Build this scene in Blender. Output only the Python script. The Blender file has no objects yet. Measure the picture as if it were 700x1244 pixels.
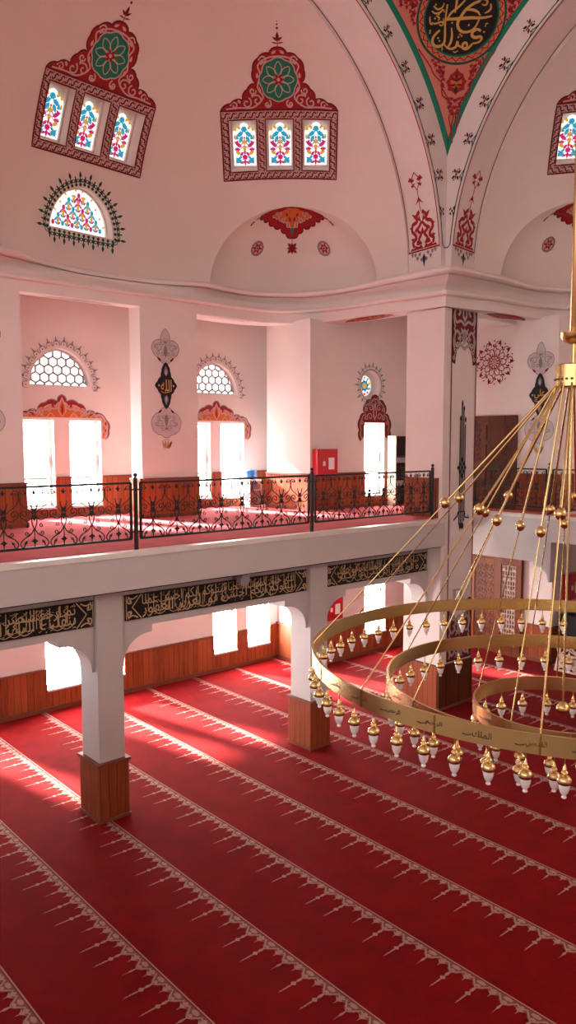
import bpy, bmesh, math, random
from mathutils import Vector, Matrix
from mathutils.geometry import tessellate_polygon
random.seed(7)
PI = math.pi
sin, cos = math.sin, math.cos
SC = bpy.context.scene
COL = SC.collection
ZF, ZG = -5.37, -1.5            # ground floor / gallery floor (camera height = 0)

# ------------------------------------------------------------------ materials
def mat(name, col, rough=.6, metal=0.0, spec=.3, noise=0.0, nscale=8.0, bump=0.0):
    m = bpy.data.materials.new(name); m.use_nodes = True
    nt = m.node_tree; b = nt.nodes['Principled BSDF']
    b.inputs['Roughness'].default_value = rough
    b.inputs['Metallic'].default_value = metal
    b.inputs['Specular IOR Level'].default_value = spec
    b.inputs['Base Color'].default_value = (*col, 1)
    if noise or bump:
        tc = nt.nodes.new('ShaderNodeTexCoord'); n = nt.nodes.new('ShaderNodeTexNoise')
        n.inputs['Scale'].default_value = nscale; n.inputs['Detail'].default_value = 5
        nt.links.new(tc.outputs['Object'], n.inputs['Vector'])
        if noise:
            r = nt.nodes.new('ShaderNodeMapRange')
            r.inputs['From Min'].default_value = .3; r.inputs['From Max'].default_value = .7
            r.inputs['To Min'].default_value = 1 - noise; r.inputs['To Max'].default_value = 1 + noise
            mx = nt.nodes.new('ShaderNodeVectorMath'); mx.operation = 'SCALE'
            mx.inputs[0].default_value = col
            nt.links.new(n.outputs['Fac'], r.inputs['Value']); nt.links.new(r.outputs['Result'], mx.inputs['Scale'])
            nt.links.new(mx.outputs['Vector'], b.inputs['Base Color'])
        if bump:
            bp = nt.nodes.new('ShaderNodeBump'); bp.inputs['Strength'].default_value = bump; bp.inputs['Distance'].default_value = .01
            nt.links.new(n.outputs['Fac'], bp.inputs['Height']); nt.links.new(bp.outputs['Normal'], b.inputs['Normal'])
    return m

def wood_mat(name, c1, c2, plank=.13, axis='XY'):
    m = mat(name, c1, .5, spec=.22); nt = m.node_tree; b = nt.nodes['Principled BSDF']
    N, L = nt.nodes.new, nt.links.new
    tc = N('ShaderNodeTexCoord'); sep = N('ShaderNodeSeparateXYZ'); L(tc.outputs['Object'], sep.inputs[0])
    add = N('ShaderNodeMath'); add.operation = 'ADD'; L(sep.outputs['X'], add.inputs[0]); L(sep.outputs['Y'], add.inputs[1])
    dv = N('ShaderNodeMath'); dv.operation = 'DIVIDE'; dv.inputs[1].default_value = plank; L(add.outputs[0], dv.inputs[0])
    fr = N('ShaderNodeMath'); fr.operation = 'FRACT'; L(dv.outputs[0], fr.inputs[0])
    fl = N('ShaderNodeMath'); fl.operation = 'FLOOR'; L(dv.outputs[0], fl.inputs[0])
    wn = N('ShaderNodeTexWhiteNoise'); wn.noise_dimensions = '1D'; L(fl.outputs[0], wn.inputs['W'])
    mp = N('ShaderNodeMapping'); mp.inputs['Scale'].default_value = (14, 14, 1.1); L(tc.outputs['Object'], mp.inputs[0])
    nz = N('ShaderNodeTexNoise'); nz.inputs['Scale'].default_value = 2.2; nz.inputs['Detail'].default_value = 6; L(mp.outputs[0], nz.inputs['Vector'])
    s = N('ShaderNodeMath'); s.operation = 'MULTIPLY_ADD'; s.inputs[1].default_value = .45; L(wn.outputs['Value'], s.inputs[0]); L(nz.outputs['Fac'], s.inputs[2])
    cr = N('ShaderNodeValToRGB'); cr.color_ramp.elements[0].position = .3; cr.color_ramp.elements[1].position = 1.0
    cr.color_ramp.elements[0].color = (*c2, 1); cr.color_ramp.elements[1].color = (*c1, 1); L(s.outputs[0], cr.inputs[0])
    gt = N('ShaderNodeMath'); gt.operation = 'GREATER_THAN'; gt.inputs[1].default_value = .07; L(fr.outputs[0], gt.inputs[0])
    mr = N('ShaderNodeMapRange'); mr.inputs['To Min'].default_value = .35; L(gt.outputs[0], mr.inputs['Value'])
    vm = N('ShaderNodeVectorMath'); vm.operation = 'SCALE'; L(cr.outputs[0], vm.inputs[0]); L(mr.outputs[0], vm.inputs['Scale'])
    L(vm.outputs[0], b.inputs['Base Color'])
    return m

def glow_mat(name, col, strength, trans=0.0):
    m = bpy.data.materials.new(name); m.use_nodes = True; nt = m.node_tree
    nt.nodes.remove(nt.nodes['Principled BSDF']); out = nt.nodes['Material Output']
    e = nt.nodes.new('ShaderNodeEmission'); e.inputs['Color'].default_value = (*col, 1); e.inputs['Strength'].default_value = strength
    if trans:
        t = nt.nodes.new('ShaderNodeBsdfTransparent'); t.inputs['Color'].default_value = (trans, trans, trans, 1)
        a = nt.nodes.new('ShaderNodeAddShader'); nt.links.new(e.outputs[0], a.inputs[0]); nt.links.new(t.outputs[0], a.inputs[1])
        nt.links.new(a.outputs[0], out.inputs['Surface'])
    else:
        nt.links.new(e.outputs[0], out.inputs['Surface'])
    return m

PLASTER = mat('plaster_pink_white', (.79, .685, .645), .85, spec=.15, noise=.03, nscale=1.2, bump=.06)
DOMEP = mat('dome_plaster', (.79, .67, .61), .85, spec=.15, noise=.03, nscale=.8, bump=.05)
WHITE = mat('white_paint', (.57, .52, .505), .6, spec=.3, noise=.02, nscale=2)
FRAMEW = mat('window_frame_white', (.60, .57, .56), .4)
WOOD = wood_mat('wainscot_wood', (.38, .088, .028), (.19, .036, .012))
WOODL = wood_mat('warm_wood', (.36, .10, .028), (.18, .04, .012), .3)
LEAFW = wood_mat('door_leaf_wood', (.26, .065, .016), (.13, .028, .008), .3)
DOORW = wood_mat('door_wood', (.17, .042, .012), (.075, .017, .006), .4)
WCAP = mat('wood_cap', (.20, .055, .03), .45)
BLACKM = mat('black_iron', (.012, .012, .013), .45, spec=.4)
BLACK = mat('black_lacquer', (.008, .007, .007), .5)
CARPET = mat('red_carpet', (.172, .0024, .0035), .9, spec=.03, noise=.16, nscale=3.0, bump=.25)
CARPET_LIT = mat('gallery_carpet', (.62, .13, .14), .95, spec=.05, noise=.1, nscale=3)  # same red carpet, its colour lightened to carry the bright window light
for m_ in (CARPET, CARPET_LIT):
    b_ = m_.node_tree.nodes['Principled BSDF']; b_.inputs['Sheen Weight'].default_value = .03; b_.inputs['Sheen Roughness'].default_value = .45; b_.inputs['Sheen Tint'].default_value = (1, .72, .68, 1)
LACE = mat('carpet_lace', (.40, .215, .18), .95, spec=.05)
LACED = mat('carpet_lace_ground', (.20, .07, .06), .95, spec=.05)
MARBLE = mat('marble_edge', (.74, .68, .63), .35, noise=.08, nscale=3)
DRED = mat('dark_red_paint', (.16, .008, .012), .7)
RED = mat('red_paint', (.33, .012, .016), .7)
ORANGE = mat('orange_paint', (.62, .15, .035), .7)
GREEN = mat('green_paint', (.012, .20, .12), .7)
DGREEN = mat('dark_green_paint', (.012, .075, .045), .7)
SALMON = mat('salmon_paint', (.62, .21, .15), .75)
PINKL = mat('pink_line_paint', (.60, .40, .36), .75)
GREYP = mat('grey_paint', (.26, .225, .23), .75)
GREYL = mat('light_grey_paint', (.52, .45, .44), .75)
PALEG = mat('pale_grey_wash', (.60, .51, .50), .8)
LATT = mat('lattice_grey', (.42, .38, .375), .6)
GGREEN = mat('grey_green_paint', (.27, .34, .31), .75)
INK = mat('black_paint', (.02, .018, .02), .7)
GOLDP = mat('gold_paint', (.58, .33, .07), .5, spec=.5)
CREAMG = mat('gold_lettering', (.56, .40, .22), .5, spec=.5)
BRASS = mat('polished_brass', (.71, .52, .23), .27, metal=1.0, noise=.02, nscale=2)
BRASSD = mat('dark_brass', (.34, .20, .06), .35, metal=1.0)
ETCH = mat('etched_script', (.10, .06, .02), .6)
OPAL = mat('opal_glass', (.86, .80, .78), .22, spec=.6)
REDM = mat('red_enamel', (.52, .008, .014), .35, spec=.5)
PAPER = mat('white_label', (.8, .78, .74), .6)
GREYPL = mat('grey_plastic', (.33, .31, .31), .5)
BLUEP = mat('blue_bottle', (.03, .22, .62), .2, spec=.6)
CREAMP = mat('cream_board', (.50, .40, .28), .6)
DKWOOD = mat('dark_shelf_wood', (.075, .035, .03), .5)
LATW = mat('pale_lattice_wood', (.55, .38, .30), .6)
PANE = glow_mat('bright_window_pane', (1, .985, .97), 8.5, .9)
PANE2 = glow_mat('bright_ground_floor_pane', (1, .985, .97), 27.0, .9)
PANEH = glow_mat('honeycomb_pane', (1, .985, .97), 2.6)
SGW = glow_mat('stained_white', (1, .98, .95), 1.25)
SGB = glow_mat('stained_blue', (.03, .36, .55), .9)
SGM = glow_mat('stained_magenta', (.72, .02, .16), .85)
SGY = glow_mat('stained_amber', (.75, .38, .06), .9)

# ------------------------------------------------------------------ mesh builder
def wloc(o):
    p = Vector((0, 0, 0))
    while o is not None: p += o.location; o = o.parent
    return p
class MB:
    def __init__(s): s.v = []; s.f = []; s.m = []; s.mats = []
    def mi(s, m):
        if m not in s.mats: s.mats.append(m)
        return s.mats.index(m)
    def add(s, vs, fs, m):
        b = len(s.v); k = s.mi(m); s.v += [tuple(v) for v in vs]
        for f in fs: s.f.append(tuple(b + i for i in f)); s.m.append(k)
    def box(s, x0, x1, y0, y1, z0, z1, m):
        vs = [(x, y, z) for z in (z0, z1) for y in (y0, y1) for x in (x0, x1)]
        s.add(vs, [(0, 2, 3, 1), (4, 5, 7, 6), (0, 1, 5, 4), (2, 6, 7, 3), (0, 4, 6, 2), (1, 3, 7, 5)], m)
    def prism(s, poly, f3, m):
        """poly: 2D outline; f3(u,v,h) with h in (0,1) gives both caps."""
        n = len(poly); vs = [f3(u, v, 0) for u, v in poly] + [f3(u, v, 1) for u, v in poly]
        tri = tessellate_polygon([[Vector((u, v, 0)) for u, v in poly]])
        fs = [tuple(t) for t in tri] + [tuple(n + i for i in reversed(t)) for t in tri]
        fs += [(i, (i + 1) % n, n + (i + 1) % n, n + i) for i in range(n)]
        s.add(vs, fs, m)
    def tube(s, pts, r, m, n=8, cap=True):
        pts = [Vector(q) for q in pts]; rings = []
        rr = r if isinstance(r, (list, tuple)) else [r] * len(pts)
        up = Vector((0, 0, 1))
        for i, q in enumerate(pts):
            d = (pts[min(i + 1, len(pts) - 1)] - pts[max(i - 1, 0)]).normalized()
            a = d.cross(up)
            if a.length < 1e-4: a = d.cross(Vector((1, 0, 0)))
            a.normalize(); b = d.cross(a)
            rings.append([q + (a * cos(2 * PI * k / n) + b * sin(2 * PI * k / n)) * rr[i] for k in range(n)])
        vs = [v for g in rings for v in g]; fs = []
        for i in range(len(pts) - 1):
            for k in range(n):
                fs.append((i * n + k, i * n + (k + 1) % n, (i + 1) * n + (k + 1) % n, (i + 1) * n + k))
        if cap: fs += [tuple(range(n)), tuple((len(pts) - 1) * n + k for k in reversed(range(n)))]
        s.add(vs, fs, m)
    def lathe(s, prof, c, m, n=16):
        vs = []; fs = []
        for r, z in prof:
            for k in range(n): vs.append((c[0] + r * cos(2 * PI * k / n), c[1] + r * sin(2 * PI * k / n), c[2] + z))
        for i in range(len(prof) - 1):
            for k in range(n): fs.append((i * n + k, i * n + (k + 1) % n, (i + 1) * n + (k + 1) % n, (i + 1) * n + k))
        s.add(vs, fs, m)
    def bar(s, pts, w, f3, d, m):
        """flat iron bar following 2D pts, width w in plane, thickness d."""
        L, R = offs(pts, w); n = len(pts); vs = []
        for i in range(n):
            vs += [f3(*L[i], -d / 2), f3(*R[i], -d / 2), f3(*R[i], d / 2), f3(*L[i], d / 2)]
        fs = [(4 * i + a, 4 * i + b, 4 * i + 4 + b, 4 * i + 4 + a) for i in range(n - 1) for a, b in ((0, 1), (1, 2), (2, 3), (3, 0))]
        fs += [(0, 1, 2, 3), (4 * n - 1, 4 * n - 2, 4 * n - 3, 4 * n - 4)]
        s.add(vs, fs, m)
    def build(s, name, parent=None, smooth=0, label=None):
        me = bpy.data.meshes.new(name)
        off = wloc(parent)
        me.from_pydata([tuple(Vector(v) - off) for v in s.v], [], s.f)
        for m in s.mats: me.materials.append(m)
        me.polygons.foreach_set('material_index', s.m)
        bm = bmesh.new(); bm.from_mesh(me); bmesh.ops.recalc_face_normals(bm, faces=bm.faces); bm.to_mesh(me); bm.free()
        if smooth:
            me.polygons.foreach_set('use_smooth', [True] * len(me.polygons)); me.set_sharp_from_angle(angle=math.radians(smooth))
        me.update()
        o = bpy.data.objects.new(name, me); COL.objects.link(o)
        if parent is not None: o.parent = parent
        if label: o['label'] = label
        return o

def empty(name, loc=(0, 0, 0), label=None, cat=None, group=None):
    o = bpy.data.objects.new(name, None); COL.objects.link(o); o.location = loc; o.empty_display_size = .2
    o.matrix_world = Matrix.Translation(loc)
    tag(o, label, cat, group); return o
def tag(o, label=None, cat=None, group=None, kind=None):
    if label: o['label'] = label
    if cat: o['category'] = cat
    if group: o['group'] = group
    if kind: o['kind'] = kind
    return o
def structure(o): o['kind'] = 'structure'; return o

def offs(pts, w, closed=False):
    n = len(pts); L = []; R = []
    for i in range(n):
        a = pts[i - 1] if (i or closed) else pts[0]
        b = pts[(i + 1) % n] if (i < n - 1 or closed) else pts[-1]
        dx, dy = b[0] - a[0], b[1] - a[1]; l = math.hypot(dx, dy) or 1e-9
        ww = w(i / (n - 1)) if callable(w) else w
        L.append((pts[i][0] - dy / l * ww / 2, pts[i][1] + dx / l * ww / 2)); R.append((pts[i][0] + dy / l * ww / 2, pts[i][1] - dx / l * ww / 2))
    return L, R
def smooth_pts(P, k=5, closed=False):
    out = []; n = len(P)
    rng = range(n) if closed else range(n - 1)
    for i in rng:
        p0 = P[(i - 1) % n] if (closed or i > 0) else P[0]; p1 = P[i]; p2 = P[(i + 1) % n]
        p3 = P[(i + 2) % n] if (closed or i + 2 < n) else P[-1]
        for j in range(k):
            t = j / k
            out.append(tuple(.5 * (2 * p1[c] + (p2[c] - p0[c]) * t + (2 * p0[c] - 5 * p1[c] + 4 * p2[c] - p3[c]) * t * t + (3 * p1[c] - p0[c] - 3 * p2[c] + p3[c]) * t ** 3) for c in (0, 1)))
    if not closed: out.append(tuple(P[-1][:2]))
    return out
def spiral(cx, cy, r, a0, turns=1.25, rmin=.2, n=14):
    return [(cx + r * (1 - (1 - rmin) * t / n) * cos(a0 + 2 * PI * turns * t / n), cy + r * (1 - (1 - rmin) * t / n) * sin(a0 + 2 * PI * turns * t / n)) for t in range(n + 1)]
def scallop(P, bulge=.25, k=5, closed=True):
    """bulge every segment of an outline outwards (to its left-hand normal side)."""
    out = []; n = len(P)
    for i in range(n if closed else n - 1):
        a = P[i]; b = P[(i + 1) % n]; dx, dy = b[0] - a[0], b[1] - a[1]
        for j in range(k):
            t = j / k; h = bulge * 4 * t * (1 - t)
            out.append((a[0] + dx * t + dy * h, a[1] + dy * t - dx * h))
    if not closed: out.append(P[-1])
    return out
def mirror(P): return [(-x, y) for x, y in P]
def xf(P, ox=0, oy=0, s=1, a=0, sx=None):
    sx = s if sx is None else sx
    return [(ox + cos(a) * x * sx - sin(a) * y * s, oy + sin(a) * x * sx + cos(a) * y * s) for x, y in P]

class Deco:
    """painted / inlaid flat ornament: 2D shapes in layers, mapped onto a surface."""
    def __init__(s, f3, base=.004, step=.003, maxe=None): s.f3 = f3; s.mb = MB(); s.base = base; s.step = step; s.maxe = maxe
    def P(s, u, v, layer): return s.f3(u, v, s.base + layer * s.step)
    def tri(s, a, b, c, m, layer, d=0):
        if s.maxe and d < 7:
            e = [(math.dist(a, b), 0), (math.dist(b, c), 1), (math.dist(c, a), 2)]; l, k = max(e)
            if l > s.maxe:
                if k == 1: a, b, c = b, c, a
                elif k == 2: a, b, c = c, a, b
                q = ((a[0] + b[0]) / 2, (a[1] + b[1]) / 2)
                s.tri(a, q, c, m, layer, d + 1); s.tri(q, b, c, m, layer, d + 1); return
        s.mb.add([s.P(*a, layer), s.P(*b, layer), s.P(*c, layer)], [(0, 1, 2)], m)
    def fill(s, poly, m, layer=0):
        poly = [tuple(q) for q in poly]
        for t in tessellate_polygon([[Vector((u, v, 0)) for u, v in poly]]): s.tri(*[poly[i] for i in t], m, layer)
    def mesh(s, vs, fs, m, layer=0): s.mb.add([s.P(u, v, layer) for u, v in vs], fs, m)
    def stroke(s, pts, w, m, layer=1, closed=False, sm=0):
        if sm: pts = smooth_pts(pts, sm, closed)
        if s.maxe:
            q = []; n = len(pts)
            for i in range(n - (0 if closed else 1)):
                a, b = pts[i], pts[(i + 1) % n]; k = max(1, int(math.dist(a, b) / s.maxe) + 1)
                q += [(a[0] + (b[0] - a[0]) * j / k, a[1] + (b[1] - a[1]) * j / k) for j in range(k)]
            if not closed: q.append(pts[-1])
            pts = q
        L, R = offs(pts, w, closed); n = len(pts)
        vs = [s.P(*q, layer) for q in L] + [s.P(*q, layer) for q in R]
        fs = [(i, (i + 1) % n, n + (i + 1) % n, n + i) for i in range(n if closed else n - 1)]
        s.mb.add(vs, fs, m)
    def leaf(s, x, y, a, l, w, m, layer=1):
        s.fill(xf([(0, 0), (l * .3, w * .45), (l * .6, w * .4), (l, 0), (l * .6, -w * .4), (l * .3, -w * .45)], x, y, 1, a), m, layer)
    def disc(s, x, y, r, m, layer=1, n=10, ry=None):
        ry = ry or r; s.fill([(x + r * cos(2 * PI * k / n), y + ry * sin(2 * PI * k / n)) for k in range(n)], m, layer)
    def ring(s, x, y, r, w, m, layer=1, n=24, ry=None):
        ry = ry or r; s.stroke([(x + r * cos(2 * PI * k / n), y + ry * sin(2 * PI * k / n)) for k in range(n)], w, m, layer, True)
    def rosette(s, x, y, r, m, layer=1, n=6, a0=0, w=.5):
        for k in range(n): s.leaf(x, y, a0 + 2 * PI * k / n, r, r * w, m, layer)
    def build(s, name, parent, label=None): return s.mb.build(name, parent, label=label)

def plane_map(O, U, V=(0, 0, 1), N=None):
    O, U, V = Vector(O), Vector(U).normalized(), Vector(V).normalized()
    N = Vector(N).normalized() if N is not None else U.cross(V)
    return lambda u, v, h=0: O + U * u + V * v + N * h
def swap(q): return Vector((q[1] + 2.72, q[0] - 2.72, q[2]))       # the hall is symmetrical about the diagonal through the corner pillar
def swapped(f): return lambda *a: swap(f(*a))

# Arabic shaping: letters to their joined presentation forms, laid out right to left
_AR = {}
for ch, code, n in [('ا', 0xFE8D, 2), ('ب', 0xFE8F, 4), ('ة', 0xFE93, 2), ('ت', 0xFE95, 4), ('ث', 0xFE99, 4), ('ج', 0xFE9D, 4), ('ح', 0xFEA1, 4), ('خ', 0xFEA5, 4), ('د', 0xFEA9, 2), ('ذ', 0xFEAB, 2), ('ر', 0xFEAD, 2), ('ز', 0xFEAF, 2), ('س', 0xFEB1, 4), ('ش', 0xFEB5, 4), ('ص', 0xFEB9, 4), ('ض', 0xFEBD, 4), ('ط', 0xFEC1, 4), ('ظ', 0xFEC5, 4), ('ع', 0xFEC9, 4), ('غ', 0xFECD, 4), ('ف', 0xFED1, 4), ('ق', 0xFED5, 4), ('ك', 0xFED9, 4), ('ل', 0xFEDD, 4), ('م', 0xFEE1, 4), ('ن', 0xFEE5, 4), ('ه', 0xFEE9, 4), ('و', 0xFEED, 2), ('ى', 0xFEEF, 2), ('ي', 0xFEF1, 4), ('ئ', 0xFE89, 4), ('ء', 0xFE80, 1)]:
    _AR[ch] = (code, n)
def shape_ar(t):
    out = []
    for word in t.split(' '):
        g = []
        for i, c in enumerate(word):
            code, n = _AR[c]
            pj = i > 0 and _AR[word[i - 1]][1] == 4 and n > 1
            nj = i + 1 < len(word) and n == 4 and _AR[word[i + 1]][1] > 1
            k = {(0, 0): 0, (1, 0): 1, (0, 1): 2, (1, 1): 3}[(int(pj), int(nj))]
            g.append(chr(code + k))
        out.append(''.join(reversed(g)))
    return ' '.join(reversed(out))
_tc = {}
def text2d(t, weight=0.0):
    if (t, weight) in _tc: return _tc[(t, weight)]
    c = bpy.data.curves.new('lettering', 'FONT'); c.body = shape_ar(t); c.resolution_u = 1; c.offset = weight
    o = bpy.data.objects.new('lettering', c); COL.objects.link(o); bpy.context.view_layer.update()
    ev = o.evaluated_get(bpy.context.evaluated_depsgraph_get()); me = ev.to_mesh()
    vs = [(v.co.x, v.co.y) for v in me.vertices]; fs = [tuple(p.vertices) for p in me.polygons]
    ev.to_mesh_clear(); bpy.data.objects.remove(o); bpy.data.curves.remove(c)
    x0 = min(v[0] for v in vs); x1 = max(v[0] for v in vs); y0 = min(v[1] for v in vs); y1 = max(v[1] for v in vs)
    vs = [((x - x0) / (x1 - x0), (y - y0) / (y1 - y0)) for x, y in vs]
    _tc[(t, weight)] = (vs, fs, (x1 - x0) / (y1 - y0)); return _tc[(t, weight)]
def write(d, t, u0, u1, v0, v1, m, layer=1, weight=0.0, slant=0.0):
    vs, fs, _ = text2d(t, weight)
    d.mesh([(u0 + (u1 - u0) * x + slant * y, v0 + (v1 - v0) * y) for x, y in vs], fs, m, layer)

def boolean(o, cutter, op='DIFFERENCE'):
    md = o.modifiers.new('b', 'BOOLEAN'); md.object = cutter; md.operation = op; md.solver = 'EXACT'
    bpy.context.view_layer.update()
    me = bpy.data.meshes.new_from_object(o.evaluated_get(bpy.context.evaluated_depsgraph_get()))
    o.modifiers.clear(); old = o.data; me.name = old.name; o.data = me; bpy.data.meshes.remove(old)
    bpy.data.objects.remove(cutter)
def clean(o, ang=28):
    me = o.data; me.polygons.foreach_set('use_smooth', [True] * len(me.polygons)); me.set_sharp_from_angle(angle=math.radians(ang))

def ellipsoid(name, C, A, axes, nu=96, nv=64):
    """closed ellipsoid; axes: three unit vectors."""
    b = MB(); vs = []; fs = []
    for j in range(1, nv):
        t = PI * j / nv
        for i in range(nu):
            p = 2 * PI * i / nu
            vs.append(Vector(C) + axes[0] * (A[0] * sin(t) * cos(p)) + axes[1] * (A[1] * sin(t) * sin(p)) + axes[2] * (A[2] * cos(t)))
    top = len(vs); vs.append(Vector(C) + axes[2] * A[2]); vs.append(Vector(C) - axes[2] * A[2])
    for j in range(nv - 2):
        for i in range(nu): fs.append((j * nu + i, (j + 1) * nu + i, (j + 1) * nu + (i + 1) % nu, j * nu + (i + 1) % nu))
    for i in range(nu): fs.append((top, i, (i + 1) % nu)); fs.append((top + 1, (nv - 2) * nu + (i + 1) % nu, (nv - 2) * nu + i))
    b.add(vs, fs, DOMEP); return b.build(name)
XA, YA, ZA = Vector((1, 0, 0)), Vector((0, 1, 0)), Vector((0, 0, 1))
def boxes_obj(L, m=PLASTER):
    b = MB()
    for q in L: b.box(*q, m)
    return b.build('cutter')
def arch_poly(w, h, n=20, pointed=.12):
    """half-round window outline: springing width w, height h, slightly pointed."""
    P = [(-w / 2, 0)]
    for k in range(1, n):
        a = PI - PI * k / n; x = cos(a) * w / 2; y = sin(a) * h
        P.append((x, y * (1 - pointed * abs(cos(a)) * .6)))
    P.append((w / 2, 0)); return P

# ================================================================== ROOM SHELL
fl = MB(); fl.box(-9, 21, -8, 15.2, ZF - .3, ZF - .012, WHITE); structure(fl.build('floor'))

# outer wall behind the left gallery with its window openings
WINS_UP = [(6.05, 6.70), (7.03, 7.71), (9.82, 10.45), (10.74, 11.41)]
WINS_DN = [(3.95, 4.68), (6.40, 7.14), (7.42, 8.14), (10.48, 11.15), (11.48, 12.17)]
YO = 14.72
wo = MB(); wo.box(-13, 21, YO, YO + .42, ZF - .3, 17, PLASTER); wall_left = structure(wo.build('wall_left'))  # unseen height and left run extended to block the sun
cut = MB()
for x0, x1 in WINS_UP: cut.box(x0, x1, YO - .2, YO + .9, -1.28, .43, PLASTER)
for x0, x1 in WINS_DN: cut.box(x0, x1, YO - .2, YO + .9, -4.93, -3.15, PLASTER)
cut.box(13.6, 15.15, YO - .2, YO + .9, -4.86, -2.15, PLASTER)  # unseen wide opening, shaped so sun reaches the corner window
LUN = [(6.875, 1.27, 1.10, .73), (10.62, 1.24, 1.09, .70)]
for xc, w, z0, h in LUN:
    cut.prism(arch_poly(w, h), lambda u, v, k, xc=xc, z0=z0: (xc + u, YO - .2 + k * 1.1, z0 + v), PLASTER)
boolean(wall_left, cut.build('cutter')); clean(wall_left)

# arcade wall in front of it (upstairs): piers and lintels
YP = 13.35
ar = MB()
ar.box(-6, 1.75, YP, YP + .4, ZG + .014, 2.80, PLASTER)
ar.box(4.14, 5.52, YP, YP + .4, ZG + .014, 2.80, PLASTER)
ar.box(1.75, 4.14, YP, YP + .28, 2.57, 2.80, PLASTER)
ar.box(7.86, 9.17, YP, YP + .4, ZG + .014, 2.80, PLASTER)
ar.box(5.52, 7.86, YP, YP + .28, 2.57, 2.80, PLASTER)
ar.box(9.17, 11.6, YP, YP + .28, 2.57, 2.80, PLASTER)
wall_arcade = structure(ar.build('wall_arcade'))
# thick pier and the room block in the corner, upstairs
YB, XB = 12.45, 11.45
XR, YR = 14.98, 8.72
bl = MB(); bl.prism([(XB, 13.9), (XB, YB), (XR, YB), (XR, YR), (21, YR), (21, YR + .4), (XR + .4, YR + .4), (XR + .4, YB + .4), (XB + .4, YB + .4), (XB + .4, 13.9)], lambda u, v, k: (u, v, ZG + .014 + (2.60 - ZG - .014) * k), PLASTER)
bt_ = MB(); bt_.prism([(12.25, YB + .002), (XR, YB + .002), (XR, 9.8), (XR + .4, 9.8), (XR + .4, YB + .4), (12.25, YB + .4)], lambda u, v, k: (u, v, 2.60 + .5 * k), PLASTER)
structure(bt_.build('wall_block_top'))
wall_block = structure(bl.build('wall_block'))
RW = (13.33, 1.28)                                       # little round window
cut = MB(); cut.box(13.14, 13.80, YB - .2, YB + .32, -1.24, .43, PLASTER)
cut.prism([(.31 * cos(2 * PI * k / 28), .33 * sin(2 * PI * k / 28)) for k in range(28)], lambda u, v, k: (RW[0] + u, YB - .2 + k * .5, RW[1] + v), PLASTER)
boolean(wall_block, cut.build('cutter')); clean(wall_block)
# ground floor block and far right wall
gb = MB(); gb.box(12.45, 17.4, 13.5, YO, ZF, -2.0, PLASTER); wall_corner = structure(gb.build('wall_corner'))
cut = MB(); cut.box(14.30, 15.05, 13.3, 13.9, -4.86, -3.15, PLASTER); boolean(wall_corner, cut.build('cutter'))
cut = MB(); cut.box(13.6, 15.15, 13.75, 15.0, -4.86, -2.15, PLASTER); boolean(wall_corner, cut.build('cutter')); clean(wall_corner)  # outer part of the opening widened out of view to let sun in
gr = MB(); gr.box(17.0, 17.4, 9.9, 13.5, ZF, -2.0, PLASTER); gr.box(17.4, 21, 9.9, 10.3, ZF, -2.0, PLASTER)
gr.box(20.6, 21, -8, 9.9, ZF, 9, PLASTER)
wall_right = structure(gr.build('wall_right'))
# gallery floors: slab with fascia
gs = MB(); gs.box(-6, 12.3, 9.48, YO, -2.03, ZG - .07, WHITE); gs.box(12.3, 14.4, 10.52, YO, -2.03, ZG - .07, WHITE); gs.box(-6, 12.3, 9.46, YO, ZG - .07, ZG, MARBLE); gs.box(12.3, 21, 10.52, YO, ZG - .07, ZG, MARBLE)
gs.box(-6, 12.3, 9.56, 9.60, -2.06, -2.03, BLACKM)  # black strip stands in for the shadow line under the slab edge
structure(gs.build('floor_gallery_left'))
gs = MB(); gs.box(14.35, 21, -8, 10.7, -2.03, ZG - .07, WHITE); gs.box(14.33, 21, -8, 10.7, ZG - .07, ZG, MARBLE); structure(gs.build('floor_gallery_right'))
# upstairs ceiling behind the beams
cg = MB(); cg.box(-6, 17.8, 13.50, YO, 2.81, 2.86, PLASTER); cg.box(-6, 17.8, 14.2, YO, 2.86, 3.19, PLASTER); cg.box(13.38, 17.6, 9.75, 10.9, 2.5, 3.19, PLASTER); cg.box(12.75, 17.6, 10.9, 13.49, 3.02, 3.19, PLASTER); structure(cg.build('ceiling_gallery'))

# spandrel beam with quarter-round corbels over the columns
COLS = [(0.88, 1.28), (5.0, 5.40), (9.02, 9.42)]
YS0, YS1 = 9.86, 10.22
sp = MB()
def corbel_span(x0, x1, f3, m=WHITE, zb=-2.66, k_=1.0):
    P = [(x0, -2.03), (x0, zb - .54 * k_), (x0 + .045, zb - .54 * k_)]
    for k in range(9):
        a = PI - PI / 2 * k / 8; P.append((x0 + .045 + .43 * k_ + .43 * k_ * cos(a), zb - .51 * k_ + .40 * k_ * sin(a)))
    P += [(x0 + .045 + .475 * k_, zb - .11 * k_), (x0 + .045 + .475 * k_, zb)]
    Q = [(x0 + x1 - x, z) for x, z in reversed(P)]
    sp.prism(P + Q, f3, m)
f_sp = lambda u, v, k: (u, YS0 + k * (YS1 - YS0), v)
for a, b in ((-3.2, .88), (1.28, 4.995), (5.405, 9.015), (9.425, 12.25)): corbel_span(a, b, f_sp)
structure(sp.build('trim_beam_left'))
sp = MB(); corbel_span(8.45, 12.4, lambda u, v, k: (14.42 + k * .34, u, v), WHITE, -2.48, .72); structure(sp.build('trim_beam_right'))

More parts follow.
